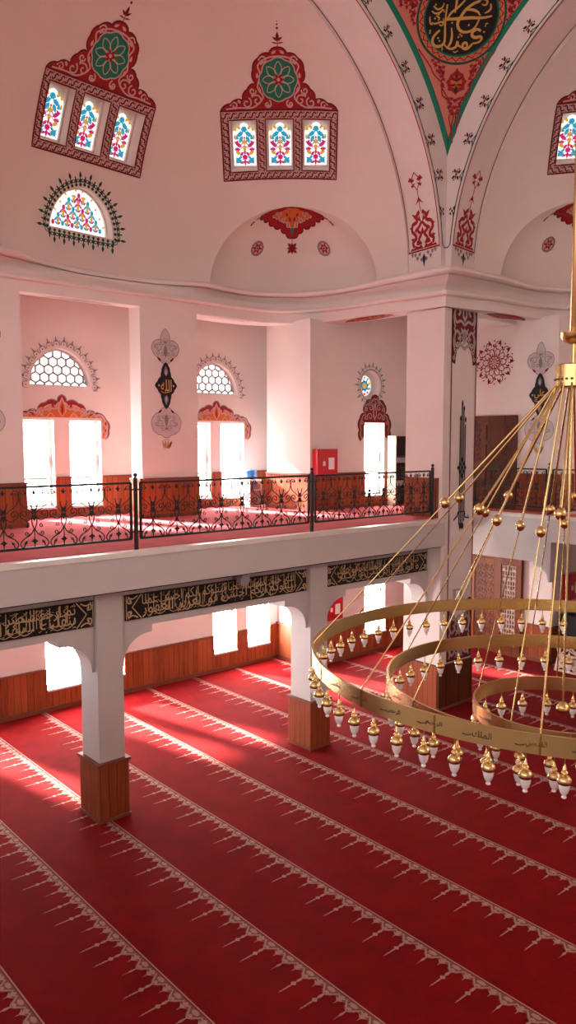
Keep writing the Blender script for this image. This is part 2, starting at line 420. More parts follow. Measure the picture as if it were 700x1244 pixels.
# ------------------------------------------------------------------ semi-domes (mass with the cavity cut out)
C0, A0 = Vector((7.55, 10.5, 3.2)), (4.75, 3.55, 4.8)
NE = Vector((.66, .75, 0)).normalized(); TE = Vector((NE.y, -NE.x, 0))
CE, AE = Vector((10.85, 12.35, 3.2)), (1.75, 1.12, 1.70)
def ell_hit(Q, N):
    o = Q - C0; e = Vector((N[i] / A0[i] for i in range(3))); o = Vector((o[i] / A0[i] for i in range(3)))
    a, b, c = e.dot(e), 2 * o.dot(e), o.dot(o) - 1; D = max(b * b - 4 * a * c, 0)
    return Q + N * ((-b + math.sqrt(D)) / (2 * a))
def ell_frame(P):
    P = Vector(P); N = Vector(((P[i] - C0[i]) / A0[i] ** 2 for i in range(3))).normalized()
    P = ell_hit(P - N, N); U = Vector((N.y, -N.x, 0)).normalized(); V = U.cross(N); V = V if V.z > 0 else -V
    return P, U, V, N
def ell_map(P):
    P, U, V, N = ell_frame(P)
    return lambda u, v, h=0: ell_hit(P + U * u + V * v, N) - N * h
def exe_map(u, v, h=0):
    a, b = u / AE[0], v / AE[2]; k = 1 - h / 1.2
    return CE + TE * (AE[0] * sin(a) * cos(b) * k) + NE * (AE[1] * cos(a) * cos(b) * k) + ZA * (AE[2] * sin(b) * k)
TRIO_A, TRIO_B, LUNE = (7.04, 13.36, 5.66), (10.46, 12.28, 5.83), (7.02, 13.94, 4.28)
W_T, H_T = .53, .92
def trio_cut(P):
    P, U, V, N = ell_frame(P); b = MB()
    for u in (-.72, 0, .72):
        b.prism([(u - W_T / 2, -.47), (u + W_T / 2, -.47), (u + W_T / 2, .45), (u - W_T / 2, .45)], lambda x, y, k: P + U * x + V * y + N * (-.4 + k * .72), DOMEP)
    return b
LW, LH = 1.34, .80
lp = arch_poly(LW, LH, 18)
def lune_cut(P):
    P, U, V, N = ell_frame(P); b = MB()
    b.prism([(x, y - .37) for x, y in lp], lambda x, y, k: P + U * x + V * y + N * (-.4 + k * .66), DOMEP); return b
def semidome(name):
    b = MB(); b.box(1.5, 13.55, 10.5, YO, 3.2, 9.0, DOMEP); o = b.build(name)
    boolean(o, ellipsoid('cutter', C0, A0, (XA, YA, ZA)))
    boolean(o, ellipsoid('cutter', CE, AE, (TE, NE, ZA), 64, 40))
    boolean(o, ellipsoid('cutter', (2 * 7.55 - CE.x, CE.y, CE.z), AE, (Vector((TE.x, -TE.y, 0)), Vector((-NE.x, NE.y, 0)), ZA), 48, 32))
    for P in (TRIO_A, TRIO_B): boolean(o, trio_cut(P).build('cutter'))
    boolean(o, lune_cut(LUNE).build('cutter'))
    o.data.materials.clear(); o.data.materials.append(DOMEP)
    o.data.polygons.foreach_set('material_index', [0] * len(o.data.polygons))
    clean(o, 25); return structure(o)
ceiling_left = semidome('ceiling_left')
me = ceiling_left.data.copy(); ceiling_right = bpy.data.objects.new('ceiling_right', me); COL.objects.link(ceiling_right); structure(ceiling_right)
for v in me.vertices: v.co = swap(v.co)
me.flip_normals()
SIDES = [(lambda f: f, ceiling_left), (swapped, ceiling_right)]

# arches that carry the central dome, their soffits and front faces
XC, YC, ZS = 7.55, 4.83, 3.3
RF, RB, RO = 4.62, 4.78, 5.17
def arch(name, T):
    b = MB(); n = 64; vs = []; fs = []
    for i in range(n + 1):
        a = PI * i / n; c, s = cos(a), sin(a)
        ro = min(RO, (4.75 / abs(c)) if abs(c) > 1e-6 else 99)
        for r, y in ((RF, 9.58), (RB, 10.52), (max(ro, RB + .02), 10.52), (ro, 9.58)): vs.append(T((XC + r * c, y, ZS + r * s)))
    for x, sg in ((XC + RF, 1), (XC - RF, -1)):
        pass
    for i in range(n):
        for k in range(4): fs.append((4 * i + k, 4 * i + (k + 1) % 4, 4 * i + 4 + (k + 1) % 4, 4 * i + 4 + k))
    b.add(vs, fs, PLASTER)
    for sg in (1, -1):
        q = [(XC + sg * RF, 9.58), (XC + sg * RB, 10.52), (XC + sg * 4.82, 10.52), (XC + sg * 4.75, 9.58)]
        b.add([T((x, y, z)) for z in (3.15, ZS) for x, y in q], [(0, 1, 5, 4), (1, 2, 6, 5), (2, 3, 7, 6), (3, 0, 4, 7)], PLASTER)
    return structure(b.build(name, smooth=35))
wall_arch_left = arch('wall_arch_left', Vector); wall_arch_right = arch('wall_arch_right', swap)

# pendentive: spherical triangle above the corner pillar
RP = 7.021; CP = Vector((XC, YC, ZS))
def pend_range(z):
    rho = math.sqrt(RP * RP - (z - ZS) ** 2); k = min(1, 4.75 / rho); return rho, math.acos(k), math.asin(k)
def pend_pt(z, ph, h=0):
    q = CP + Vector((math.sqrt(max(RP * RP - (z - ZS) ** 2, 0)) * sin(ph), math.sqrt(max(RP * RP - (z - ZS) ** 2, 0)) * cos(ph), z - ZS))
    return q + (CP - q).normalized() * h
Z0P = ZS + math.sqrt(RP * RP - 2 * 4.75 ** 2)
pb = MB(); vs = []; fs = []; nz, ns = 60, 24
for j in range(nz + 1):
    z = Z0P + .002 + (8.35 - Z0P) * (j / nz) ** 1.3; rho, a0, a1 = pend_range(z)
    for i in range(ns + 1): vs.append(pend_pt(z, a0 + (a1 - a0) * i / ns))
for j in range(nz):
    for i in range(ns): fs.append((j * (ns + 1) + i, j * (ns + 1) + i + 1, (j + 1) * (ns + 1) + i + 1, (j + 1) * (ns + 1) + i))
pb.add(vs, fs, SALMON); pend = structure(pb.build('wall_pendentive', smooth=30, label='salmon pink painted triangle between the two arches'))
gb = MB()
for side in (0, 1):
    vs = []; fs = []
    for j in range(nz + 1):
        z = Z0P + .002 + (8.35 - Z0P) * (j / nz) ** 1.3; rho, a0, a1 = pend_range(z); w = min(.095 / rho / max(.35, math.sqrt(1 - ((z - ZS) / RP) ** 2)) * 1.0, (a1 - a0) / 2)
        e, d = (a0, 1) if side == 0 else (a1, -1)
        vs += [pend_pt(z, e, .004), pend_pt(z, e + d * w * .86, .006), pend_pt(z, e + d * w, .006)]
    for j in range(nz):
        fs += [(3 * j, 3 * j + 1, 3 * j + 4, 3 * j + 3)]
    gb.add(vs, fs, GREEN); gb.add(vs, [(3 * j + 1, 3 * j + 2, 3 * j + 5, 3 * j + 4) for j in range(nz)], DGREEN)
gb.build('painted_border', pend, label='teal green painted border of the triangle')
# drum and dome above
dm = MB(); prof = [(4.78, 8.0), (4.78, 9.4)] + [(4.78 * cos(a), 9.4 + 4.2 * sin(a)) for a in [PI / 2 * k / 14 for k in range(1, 15)]]
dm.lathe([(max(r, .01), z) for r, z in prof], (XC, YC, 0), DOMEP, 48); structure(dm.build('ceiling', smooth=35))

# ------------------------------------------------------------------ cornice swept along its scalloped plan
def resample(P, n):
    P = smooth_pts(P, 8); d = [0]
    for a, b in zip(P, P[1:]): d.append(d[-1] + math.dist(a, b))
    out = []; j = 0
    for i in range(n + 1):
        t = d[-1] * i / n
        while j < len(P) - 2 and d[j + 1] < t: j += 1
        k = (t - d[j]) / max(d[j + 1] - d[j], 1e-9); out.append((P[j][0] + (P[j + 1][0] - P[j][0]) * k, P[j][1] + (P[j + 1][1] - P[j][1]) * k))
    return out
T1 = [(4.2, 12.72), (4.7, 13.0), (5.17, 13.28), (6.06, 13.68), (7.0, 13.92), (8.35, 13.83), (9.33, 13.42)]
T2 = [(9.33, 13.42), (9.75, 13.50), (10.32, 13.56), (10.9, 13.44), (11.45, 13.05), (11.8, 12.5), (11.98, 11.9), (12.0, 11.3), (11.95, 10.75)]
T3 = [(11.95, 10.75), (11.96, 10.0), (11.97, 9.25)]
B1 = [(4.15, 13.32), (4.7, 13.34), (5.24, 13.37), (6.06, 13.40), (7.0, 13.44), (8.2, 13.42), (9.1, 13.36)]
B2 = [(9.1, 13.36), (9.75, 13.40), (10.4, 13.43), (11.0, 13.28), (11.5, 12.95), (11.8, 12.45), (11.93, 11.9), (11.98, 11.3), (12.0, 10.75)]
B3 = [(12.0, 10.75), (12.15, 10.1), (12.22, 9.50)]
S1 = [(4.2, 12.72), (9.33, 13.42)]
def cornice(name, T):
    tp = resample(T1, 26) + resample(T2, 34)[1:] + resample(T3, 8)[1:]; bt = resample(B1, 26) + resample(B2, 34)[1:] + resample(B3, 8)[1:]
    prof = [(0, -.04, 2.76), (0, .13, 2.765), (0, .155, 2.79), (0, .155, 2.81), (0, .13, 2.84), (0, .0, 2.845), (.02, -.05, 2.87), (.12, -.06, 2.92), (.35, -.03, 2.985), (.6, .05, 3.035), (.78, .14, 3.07), (.80, .10, 3.075), (.82, .09, 3.09), (.93, .22, 3.095), (1.0, .25, 3.12), (1.0, .25, 3.155), (1.0, .2, 3.2), (1.0, -.9, 3.215)]
    n = len(tp); vs = []
    for i in range(n):
        a, c = tp[max(i - 1, 0)], tp[min(i + 1, n - 1)]; dx, dy = c[0] - a[0], c[1] - a[1]; l = math.hypot(dx, dy); nx, ny = dy / l, -dx / l
        if i == n - 1: nx, ny = -.7, -.7
        for k, o, z in prof:
            vs.append(T((bt[i][0] * (1 - k) + tp[i][0] * k + nx * o, bt[i][1] * (1 - k) + tp[i][1] * k + ny * o, z)))
    m = len(prof); b = MB(); b.add(vs, [(i * m + k, i * m + k + 1, (i + 1) * m + k + 1, (i + 1) * m + k) for i in range(n - 1) for k in range(m - 1)], PLASTER)
    # fascia and soffit of the curved beam under the exedra
    fb = MB(); q = bt[26:]; n = len(q); vs = []
    for i in range(n):
        a, c = q[max(i - 1, 0)], q[min(i + 1, n - 1)]; dx, dy = c[0] - a[0], c[1] - a[1]; l = math.hypot(dx, dy); nx, ny = -dy / l, dx / l
        wd = .52
        vs += [T((q[i][0], q[i][1], 2.86)), T((q[i][0], q[i][1], 2.56)), T((q[i][0] + nx * wd, q[i][1] + ny * wd, 2.56)), T((q[i][0] + nx * wd, q[i][1] + ny * wd, 3.25))]
    b.add(vs, [(4 * i + k, 4 * i + k + 1, 4 * i + 5 + k, 4 * i + 4 + k) for i in range(n - 1) for k in range(3)], PLASTER)
    return structure(b.build(name, smooth=40))
trim_1 = cornice('trim_1', Vector); trim_2 = cornice('trim_2', swap)

# ------------------------------------------------------------------ wainscots
def wains(name, runs, z0, z1, parent=None):
    """runs: (x0,y0,x1,y1) boards standing 4 cm in front of a wall line; outward normal to the right of the run."""
    b = MB()
    for x0, y0, x1, y1, *zz in runs:
        zt = zz[0] if zz else z1
        dx, dy = x1 - x0, y1 - y0; l = math.hypot(dx, dy); nx, ny = dy / l, -dx / l
        for d0, d1, a, c, m in ((0, .035, z0, zt, WOOD), (0, .055, z0, z0 + .09, WCAP), (0, .06, zt, zt + .035, WCAP)):
            q = [(x0 + nx * d0, y0 + ny * d0), (x1 + nx * d0, y1 + ny * d0), (x1 + nx * d1, y1 + ny * d1), (x0 + nx * d1, y0 + ny * d1)]
            b.prism(q, lambda u, v, k, a=a, c=c: (u, v, a + (c - a) * k), m)
    return structure(b.build(name))
runs = []; xs = -6.0
for x0, x1 in WINS_DN: runs.append((xs, YO, x0, YO)); runs.append((x0, YO, x1, YO, -4.965)); xs = x1
runs.append((xs, YO, 12.45, YO))
wains('baseboard_left', runs, ZF, -4.53)
wains('baseboard_corner', [(12.45, YO, 12.45, 13.5), (12.45, 13.5, 14.30, 13.5), (14.30, 13.5, 15.05, 13.5, -4.9), (15.05, 13.5, 17.0, 13.5), (17.0, 10.68, 17.0, 9.9), (17.0, 9.9, 20.5, 9.9)], ZF, -4.5)
runs = []; xs = -6.0
for x0, x1 in WINS_UP: runs.append((xs, YO, x0, YO)); runs.append((x0, YO, x1, YO, -1.315)); xs = x1
runs.append((xs, YO, 15, YO))
wains('baseboard_gallery', runs, ZG, -.72)
runs = []
for a, c in ((-6, 1.75), (4.14, 5.52), (7.86, 9.17)): runs += [(a, YP + .4, a, YP), (a, YP, c, YP), (c, YP, c, YP + .4)]
wains('baseboard_arcade', runs, ZG, -.74)
wains('baseboard_block', [(XB, 13.9, XB, YB), (XB, YB, 13.14, YB), (13.14, YB, 13.80, YB, -1.275), (13.80, YB, XR, YB), (XR, 9.62, XR, YR), (XR, YR, 20.5, YR)], ZG, -.72)

# ================================================================== WINDOWS
wn_ = [0]
def window(x0, x1, y, z0, z1, label=None, bars=(.42,), depth=.16):
    """white framed window set back in the wall opening: casing, sash with cross bars, bright pane, sill"""
    wn_[0] += 1
    e = empty('window_%d' % wn_[0], ((x0 + x1) / 2, y + depth, z0)); e['kind'] = 'structure'
    if label: e['label'] = label
    b = MB(); t = .055
    b.box(x0, x0 + t, y + depth - .03, y + depth + .05, z0, z1, FRAMEW); b.box(x1 - t, x1, y + depth - .03, y + depth + .05, z0, z1, FRAMEW)
    b.box(x0 + t, x1 - t, y + depth - .03, y + depth + .05, z0, z0 + t, FRAMEW); b.box(x0 + t, x1 - t, y + depth - .03, y + depth + .05, z1 - t, z1, FRAMEW)
    for f in bars:
        zb = z0 + (z1 - z0) * f; b.box(x0 + t, x1 - t, y + depth - .03, y + depth + .05, zb - .022, zb + .022, FRAMEW)
    b.build('window_frame', e)
    b = MB(); b.box(x0 + t, x1 - t, y + depth - .024, y + depth - .012, z0 + t, z1 - t, PANE2 if z0 < -3 else PANE); b.build('pane', e)
    b = MB(); b.box(x0, x1, y - .07, y + depth - .03, z0 - .035, z0 + .005, FRAMEW); b.build('sill', e)
    b = MB(); b.box(x1 - t - .03, x1 - t, y + depth - .065, y + depth - .03, z0 + (z1 - z0) * .45, z0 + (z1 - z0) * .58, FRAMEW); b.build('handle', e)
for x0, x1 in WINS_UP: window(x0, x1, YO, -1.28, .43, bars=(.33,))
for x0, x1 in WINS_DN: window(x0, x1, YO, -4.93, -3.15, bars=(.56,))
window(13.14, 13.80, YB, -1.24, .43, bars=(.33,)); window(14.30, 15.05, 13.5, -4.86, -3.15, bars=(.56,))

def clip_seg(a, b, inside, k=10):
    pts = [(a[0] + (b[0] - a[0]) * i / k, a[1] + (b[1] - a[1]) * i / k) for i in range(k + 1)]
    run = []; out = []
    for q in pts:
        if inside(q): run.append(q)
        else:
            if len(run) > 1: out.append((run[0], run[-1]))
            run = []
    if len(run) > 1: out.append((run[0], run[-1]))
    return out
def lunette_in(w, h, pad=0):
    def f(q):
        x, y = q
        if y < pad or abs(x) > w / 2 - pad: return False
        c = max(-1, min(1, x / (w / 2 - pad))); return y < (h - pad) * math.sqrt(max(0, 1 - c * c)) * (1 - .072 * abs(c))
    return f
for xc, w, z0, h in LUN:                                     # half-round windows with a honeycomb lattice
    wn_[0] += 1
    e = empty('window_%d' % wn_[0], (xc, YO + .12, z0)); e['kind'] = 'structure'; e['label'] = 'half-round window with a grey honeycomb lattice'
    f = plane_map((xc, YO + .14, z0), (1, 0, 0), (0, 0, 1), (0, 1, 0))
    b = MB(); P = arch_poly(w - .01, h - .01); b.prism(P, lambda u, v, k: f(u, v, .022 + .01 * k), PANEH); b.build('pane', e)
    lat = MB(); s = .105; dx, dy = s * math.sqrt(3), s * 1.5; ins = lunette_in(w, h, .02)
    for r in range(-1, 7):
        for c in range(-5, 6):
            cx = c * dx + (dx / 2 if r % 2 else 0); cy = r * dy
            for k in (0, 1, 2):
                a = (cx + s * sin(PI / 3 * k), cy + s * cos(PI / 3 * k)); q = (cx + s * sin(PI / 3 * (k + 1)), cy + s * cos(PI / 3 * (k + 1)))
                for s0, s1 in clip_seg(a, q, ins): lat.bar([s0, s1], .034, lambda u, v, h_: f(u, v, .012 + h_), .025, LATT)
    lat.build('lattice', e, label='grey honeycomb lattice')
    fr = MB(); fr.bar(arch_poly(w - .04, h - .02) + [(-w / 2 + .02, 0)], .045, lambda u, v, h_: f(u, v, .012 + h_), .04, FRAMEW); fr.build('window_frame', e)

def stained(d, w, h, inside=None):
    """coloured leaf pattern on a white glass panel (u,v centred)."""
    ins = inside or (lambda q: abs(q[0]) < w / 2 and abs(q[1]) < h / 2)
    def lf(x, y, a, l, wd, m):
        if ins((x, y)) and ins((x + l * cos(a), y + l * sin(a))): d.leaf(x, y, a, l, wd, m, 1)
    return lf
SHAPES = [(0, .30, .09, SGB), (0, -.30, .10, SGM)]
def stained_panel(parent, f, w, h):
    b = Deco(f, 0, .002)
    b.fill([(-w / 2, -h / 2), (w / 2, -h / 2), (w / 2, h * .28), (w * .40, h * .36), (w * .24, h * .38), (w * .14, h * .47), (0, h * .5), (-w * .14, h * .47), (-w * .24, h * .38), (-w * .40, h * .36), (-w / 2, h * .28)], SGW, 0)
    Y = lambda y: y * h
    for sx in (1, -1):
        X = lambda x: sx * x * w
        def L(x, y, a, l, wd, m): b.leaf(X(x), Y(y), a if sx > 0 else PI - a, l * w, wd * w, m)
        for P in ([(0, .40), (.30, .22), (.02, .06), (.46, -.12)], [(.02, .06), (.34, -.14), (0, -.32), (.46, -.46)], [(.46, -.06), (.30, -.16), (.0, -.02)], [(.46, .20), (.30, .22)]): b.stroke([(X(x), Y(y)) for x, y in P], .013, SGY if P[0][1] > .1 and P[0][0] > .2 else (SGB if P[0][1] > .3 else SGM), 1)
        L(.03, .29, -.55, .42, .20, SGB); L(.08, .20, -1.1, .36, .18, SGB); L(.24, .13, .3, .22, .14, SGB); L(.16, .34, .9, .24, .13, SGY); L(.36, .30, 1.2, .22, .14, SGY)
        L(.12, -.07, .62, .44, .18, SGM); L(.20, -.11, -.1, .28, .15, SGM); L(.40, .02, 2.4, .2, .12, SGM); L(.06, -.17, -.9, .26, .13, SGM); L(.40, .10, 1.4, .24, .12, SGY)
        L(.20, -.24, .7, .26, .17, SGY); L(.38, -.22, 1.9, .2, .13, SGY); L(.04, .02, 1.0, .2, .1, SGY)
        L(.14, -.45, .75, .40, .20, SGB); L(.34, -.46, 1.5, .26, .16, SGB); L(.30, -.34, 2.6, .22, .12, SGB); L(.04, -.40, -.5, .22, .12, SGM)
    b.disc(0, .35 * h, w * .13, SGB, 1, 8, h * .07); b.leaf(0, Y(-.02), PI / 2, w * .3, w * .16, SGY); b.leaf(0, Y(-.02), -PI / 2, w * .28, w * .18, SGY)
    b.disc(0, -.30 * h, w * .12, SGM, 1, 8, h * .065); b.leaf(0, Y(-.34), -PI / 2, w * .3, w * .13, SGM); b.leaf(0, Y(-.25), PI / 2, w * .26, w * .12, SGM); b.disc(0, .155 * h, w * .05, SGM, 2, 6)
    b.build('pane', parent, label='stained glass in blue, magenta and amber')
def stained_lunette(parent, f, w, h):
    b = Deco(f, 0, .002); P = arch_poly(w, h, 16); b.fill(P, SGW, 0); ins = lunette_in(w, h, .01)
    cols = [SGM, SGB, SGM, SGB, SGM]
    def motif(x, y, m, s=1.0):
        if not ins((x, y)): return
        b.disc(x, y, .035 * s, m, 1, 7, .05 * s)
        for sx in (1, -1):
            q = (x + sx * .1 * s, y - .12 * s)
            if ins(q): b.leaf(x, y - .03 * s, -PI / 2 + .75 * sx, .13 * s, .05 * s, m)
            if ins((x + sx * .09, y + .05)): b.leaf(x + sx * .05, y + .06, PI / 2 - .8 * sx, .07, .04, SGY)
        if ins((x, y - .16)): b.leaf(x, y - .08 * s, -PI / 2, .1 * s, .05 * s, SGY)
    for r, (y, n) in enumerate([(.09, 6), (.23, 5), (.38, 4), (.53, 3), (.64, 1)]):
        for i in range(n - 1):
            q = ((i - (n - 2) / 2) * .2, y + .03)
            if ins(q): b.leaf(q[0], q[1] - .05, PI / 2, .12, .06, SGY); b.leaf(q[0], q[1] - .07, PI / 2 + .8, .09, .04, SGB); b.leaf(q[0], q[1] - .07, PI / 2 - .8, .09, .04, SGM)
        for i in range(n): motif((i - (n - 1) / 2) * .2, y, [SGM, SGB][(i + r) % 2])
    b.build('pane', parent, label='stained glass in magenta, blue and amber')
for T, ceil in SIDES:
    for P, lab in ((TRIO_A, 'three'), (TRIO_B, 'three')):
        P0, U, V, N = ell_frame(P)
        for u in (-.72, 0, .72):
            wn_[0] += 1; q = P0 + U * u + N * .22; q = swap(q) if ceil is ceiling_right else q
            e = empty('window_%d' % wn_[0], q); e['kind'] = 'structure'; e['label'] = 'narrow stained glass window in a row of three'
            fm = lambda a, c, h=0, u=u: P0 + U * (u + a) + V * c + N * (.215 - h)
            fm = swapped(fm) if ceil is ceiling_right else fm
            b = MB()
            for a0, a1, c0, c1 in ((-W_T / 2, -W_T / 2 + .03, -.47, .45), (W_T / 2 - .03, W_T / 2, -.47, .45), (-W_T / 2 + .03, W_T / 2 - .03, -.47, -.44), (-W_T / 2 + .03, W_T / 2 - .03, .42, .45)):
                b.prism([(a0, c0), (a1, c0), (a1, c1), (a0, c1)], lambda x, y, k: fm(x, y, -.04 + .07 * k), DOMEP)
            b.build('window_frame', e)
            f2 = lambda a, c, h=0, fm=fm: fm(a, c - .035, h)
            stained_panel(e, f2, .45, .80)
    P0, U, V, N = ell_frame(LUNE); wn_[0] += 1
    fm = lambda a, c, h=0: P0 + U * a + V * (c - .37) + N * (.16 - h)
    fm = swapped(fm) if ceil is ceiling_right else fm
    e = empty('window_%d' % wn_[0], fm(0, 0)); e['kind'] = 'structure'; e['label'] = 'half-round stained glass window with a green painted spiky edge'
    b = MB(); b.bar(lp + [lp[0]], .05, lambda x, y, h: fm(x, y, .0 + h), .05, DOMEP); b.build('window_frame', e)
    stained_lunette(e, lambda a, c, h=0, fm=fm: fm(a, c + .025, h), LW - .1, LH - .06)
# round window over the small window of the corner block
wn_[0] += 1; e = empty('window_%d' % wn_[0], (RW[0], YB + .25, RW[1])); e['kind'] = 'structure'; e['label'] = 'little round stained glass window'
f = plane_map((RW[0] - .03, YB + .17, RW[1]), (1, 0, 0))
b = Deco(f, 0, .003); b.disc(0, 0, .205, SGW, 0, 24, .23); b.rosette(0, 0, .17, SGB, 1, 8, .2, .5); b.disc(0, 0, .07, SGY, 2, 10); b.ring(0, 0, .10, .02, DGREEN, 2, 16)
for k in range(10):
    a = PI / 10 + PI / 5 * k; b.disc(.165 * cos(a), .185 * sin(a), .034, SGM if k in (6, 7, 8) else (SGB if k % 2 else SGY), 1, 6)
b.build('pane', e)
b = MB(); n = 28; R0 = [(.205 * cos(2 * PI * k / n), .23 * sin(2 * PI * k / n)) for k in range(n)]; R1 = [(.03 + .32 * cos(2 * PI * k / n), .34 * sin(2 * PI * k / n)) for k in range(n)]
vs = [f(u, v, h) for h, R_ in ((.02, R0), (.035, R1), (-.03, R1), (-.03, R0)) for u, v in R_]
b.add(vs, [(j * n + k, j * n + (k + 1) % n, ((j + 1) % 4) * n + (k + 1) % n, ((j + 1) % 4) * n + k) for j in range(4) for k in range(n)], PLASTER); b.build('window_frame', e)

# ================================================================== PAINTED ORNAMENT
def chain(d, a, b, w, m, n):
    """running S-chain between two points."""
    L = math.dist(a, b); ux, uy = (b[0] - a[0]) / L, (b[1] - a[1]) / L; s = L / n
    for i in range(n):
        P = [(-.5 * s, -.18 * w), (-.25 * s, -.36 * w), (0, -.1 * w), (0.02 * s, .12 * w), (.25 * s, .36 * w), (.5 * s, .18 * w)]
        cx, cy = a[0] + ux * s * (i + .5), a[1] + uy * s * (i + .5)
        d.stroke([(cx + ux * x - uy * y, cy + uy * x + ux * y) for x, y in P], w * .21, m, 2, False, 2)
        for sg in (1, -1):
            d.fill([(cx + ux * x - uy * y, cy + uy * x + ux * y) for x, y in [(sg * .22 * s, -sg * .45 * w), (sg * .42 * s, -sg * .45 * w), (sg * .35 * s, -sg * .12 * w)]], m, 2)
def trio_paint(P, T, ceil, lab):
    f = ell_map(P); f = swapped(f) if ceil is ceiling_right else f
    d = Deco(f, .004, .003, .16); W, B, Tp = 1.13, -.63, .63
    # frame band with chain
    for poly in ([(-W, B), (W, B), (W, -.47), (-W, -.47)], [(-W, .45), (W, .45), (W, Tp), (-W, Tp)], [(-W, -.47), (-.72 - W_T / 2, -.47), (-.72 - W_T / 2, .45), (-W, .45)], [(.72 + W_T / 2, -.47), (W, -.47), (W, .45), (.72 + W_T / 2, .45)],
                 [(-.72 + W_T / 2, -.47), (-W_T / 2, -.47), (-W_T / 2, .45), (-.72 + W_T / 2, .45)], [(W_T / 2, -.47), (.72 - W_T / 2, -.47), (.72 - W_T / 2, .45), (W_T / 2, .45)]):
        d.fill(poly, SALMON if False else PINKL, 0)
    d.stroke([(-W, B), (W, B), (W, Tp), (-W, Tp)], .03, DRED, 2, True)
    for u in (-.72, 0, .72):
        x0, x1 = u - W_T / 2 - .012, u + W_T / 2 + .012; d.stroke([(x0, -.485), (x1, -.485), (x1, .465), (x0, .465)], .026, DRED, 2, True)
    chain(d, (-W + .02, .545), (W - .02, .545), .13, DRED, 17); chain(d, (-W + .02, -.56), (W - .02, -.56), .12, DRED, 17)
    for x in (-W + .075, W - .075): chain(d, (x, -.5), (x, .48), .125, DRED, 8)
    for x in (-.36, .36): chain(d, (x, -.48), (x, .46), .125, DRED, 8)
    # pediment
    H = [(1.13, 0), (.93, .13), (.70, .19), (.60, .37), (.44, .47), (.48, .70), (.37, .90), (.17, .98), (0, 1.08)]
    P2 = scallop(H, .16, 4, False); P2 = [(x, y + Tp) for x, y in P2]; P2 += [(-x, y) for x, y in reversed(P2[:-1])]
    d.fill(P2, RED, 0); d.stroke(P2, .03, DRED, 1, False)
    for sx in (1, -1):
        for cx, cy, r, a in ((.86, .09, .075, 0), (.62, .13, .10, 2), (.42, .17, .10, 1), (.5, .34, .07, 3), (.28, .86, .08, 0), (.22, .10, .08, 2)):
            d.stroke([(sx * x, y + Tp) for x, y in spiral(cx, cy, r, a, 1.1)], .026, PINKL, 1)
        d.stroke([(sx * x, y + Tp) for x, y in [(1.02, .035), (.75, .05), (.5, .05), (.3, .22), (.40, .4), (.34, .62), (.38, .78), (.2, .9), (0, .93)]], .028, PINKL, 1, False, 4)
        for x, y, a in ((.74, .12, 1), (.52, .22, 2), (.36, .30, 1.5), (.40, .55, 1.6), (.33, .78, 2), (.12, .97, 2.6), (.15, .06, .3)):
            d.leaf(sx * x, y + Tp, a if sx > 0 else PI - a, .11, .055, PINKL)
    cy = Tp + .53
    G = scallop([(.34 * cos(PI / 8 + PI / 4 * k), cy + .36 * sin(PI / 8 + PI / 4 * k)) for k in range(8)], .2, 4)
    d.fill(G, GREEN, 2); d.stroke(G, .022, PINKL, 3, True)
    for k in range(8):
        a = PI / 4 * k; d.stroke([(.05 * cos(a), cy + .05 * sin(a)), (.2 * cos(a + .35), cy + .2 * sin(a + .35)), (.3 * cos(a), cy + .31 * sin(a)), (.2 * cos(a - .35), cy + .2 * sin(a - .35)), (.05 * cos(a), cy + .05 * sin(a))], .016, PINKL, 3, False, 3)
    d.rosette(0, cy, .12, RED, 4, 6); d.disc(0, cy, .035, PINKL, 5, 6)
    # finial
    y0 = Tp + 1.08
    d.stroke([(0, y0), (0, y0 + .14)], .016, RED); d.leaf(0, y0 + .1, PI / 2, .16, .07, DRED)
    for sx in (1, -1): d.leaf(0, y0 + .1, PI / 2 - .9 * sx, .12, .045, DRED); d.leaf(0, y0 + .06, PI / 2 - 1.4 * sx, .12, .03, RED)
    d.disc(0, y0 + .31, .022, DRED); d.disc(0, y0 + .37, .016, DRED); d.disc(0, y0 + .42, .012, DRED)
    d.build('painted_pediment', ceil, label=lab)
trio_paint(TRIO_A, Vector, ceiling_left, 'dark red chain border and lobed red crest with green medallion, over the half-round window')
trio_paint(TRIO_B, Vector, ceiling_left, 'dark red chain border and lobed red crest with green medallion, over the shallow niche')
trio_paint(TRIO_B, swap, ceiling_right, 'dark red chain border behind the brass chandelier rod')
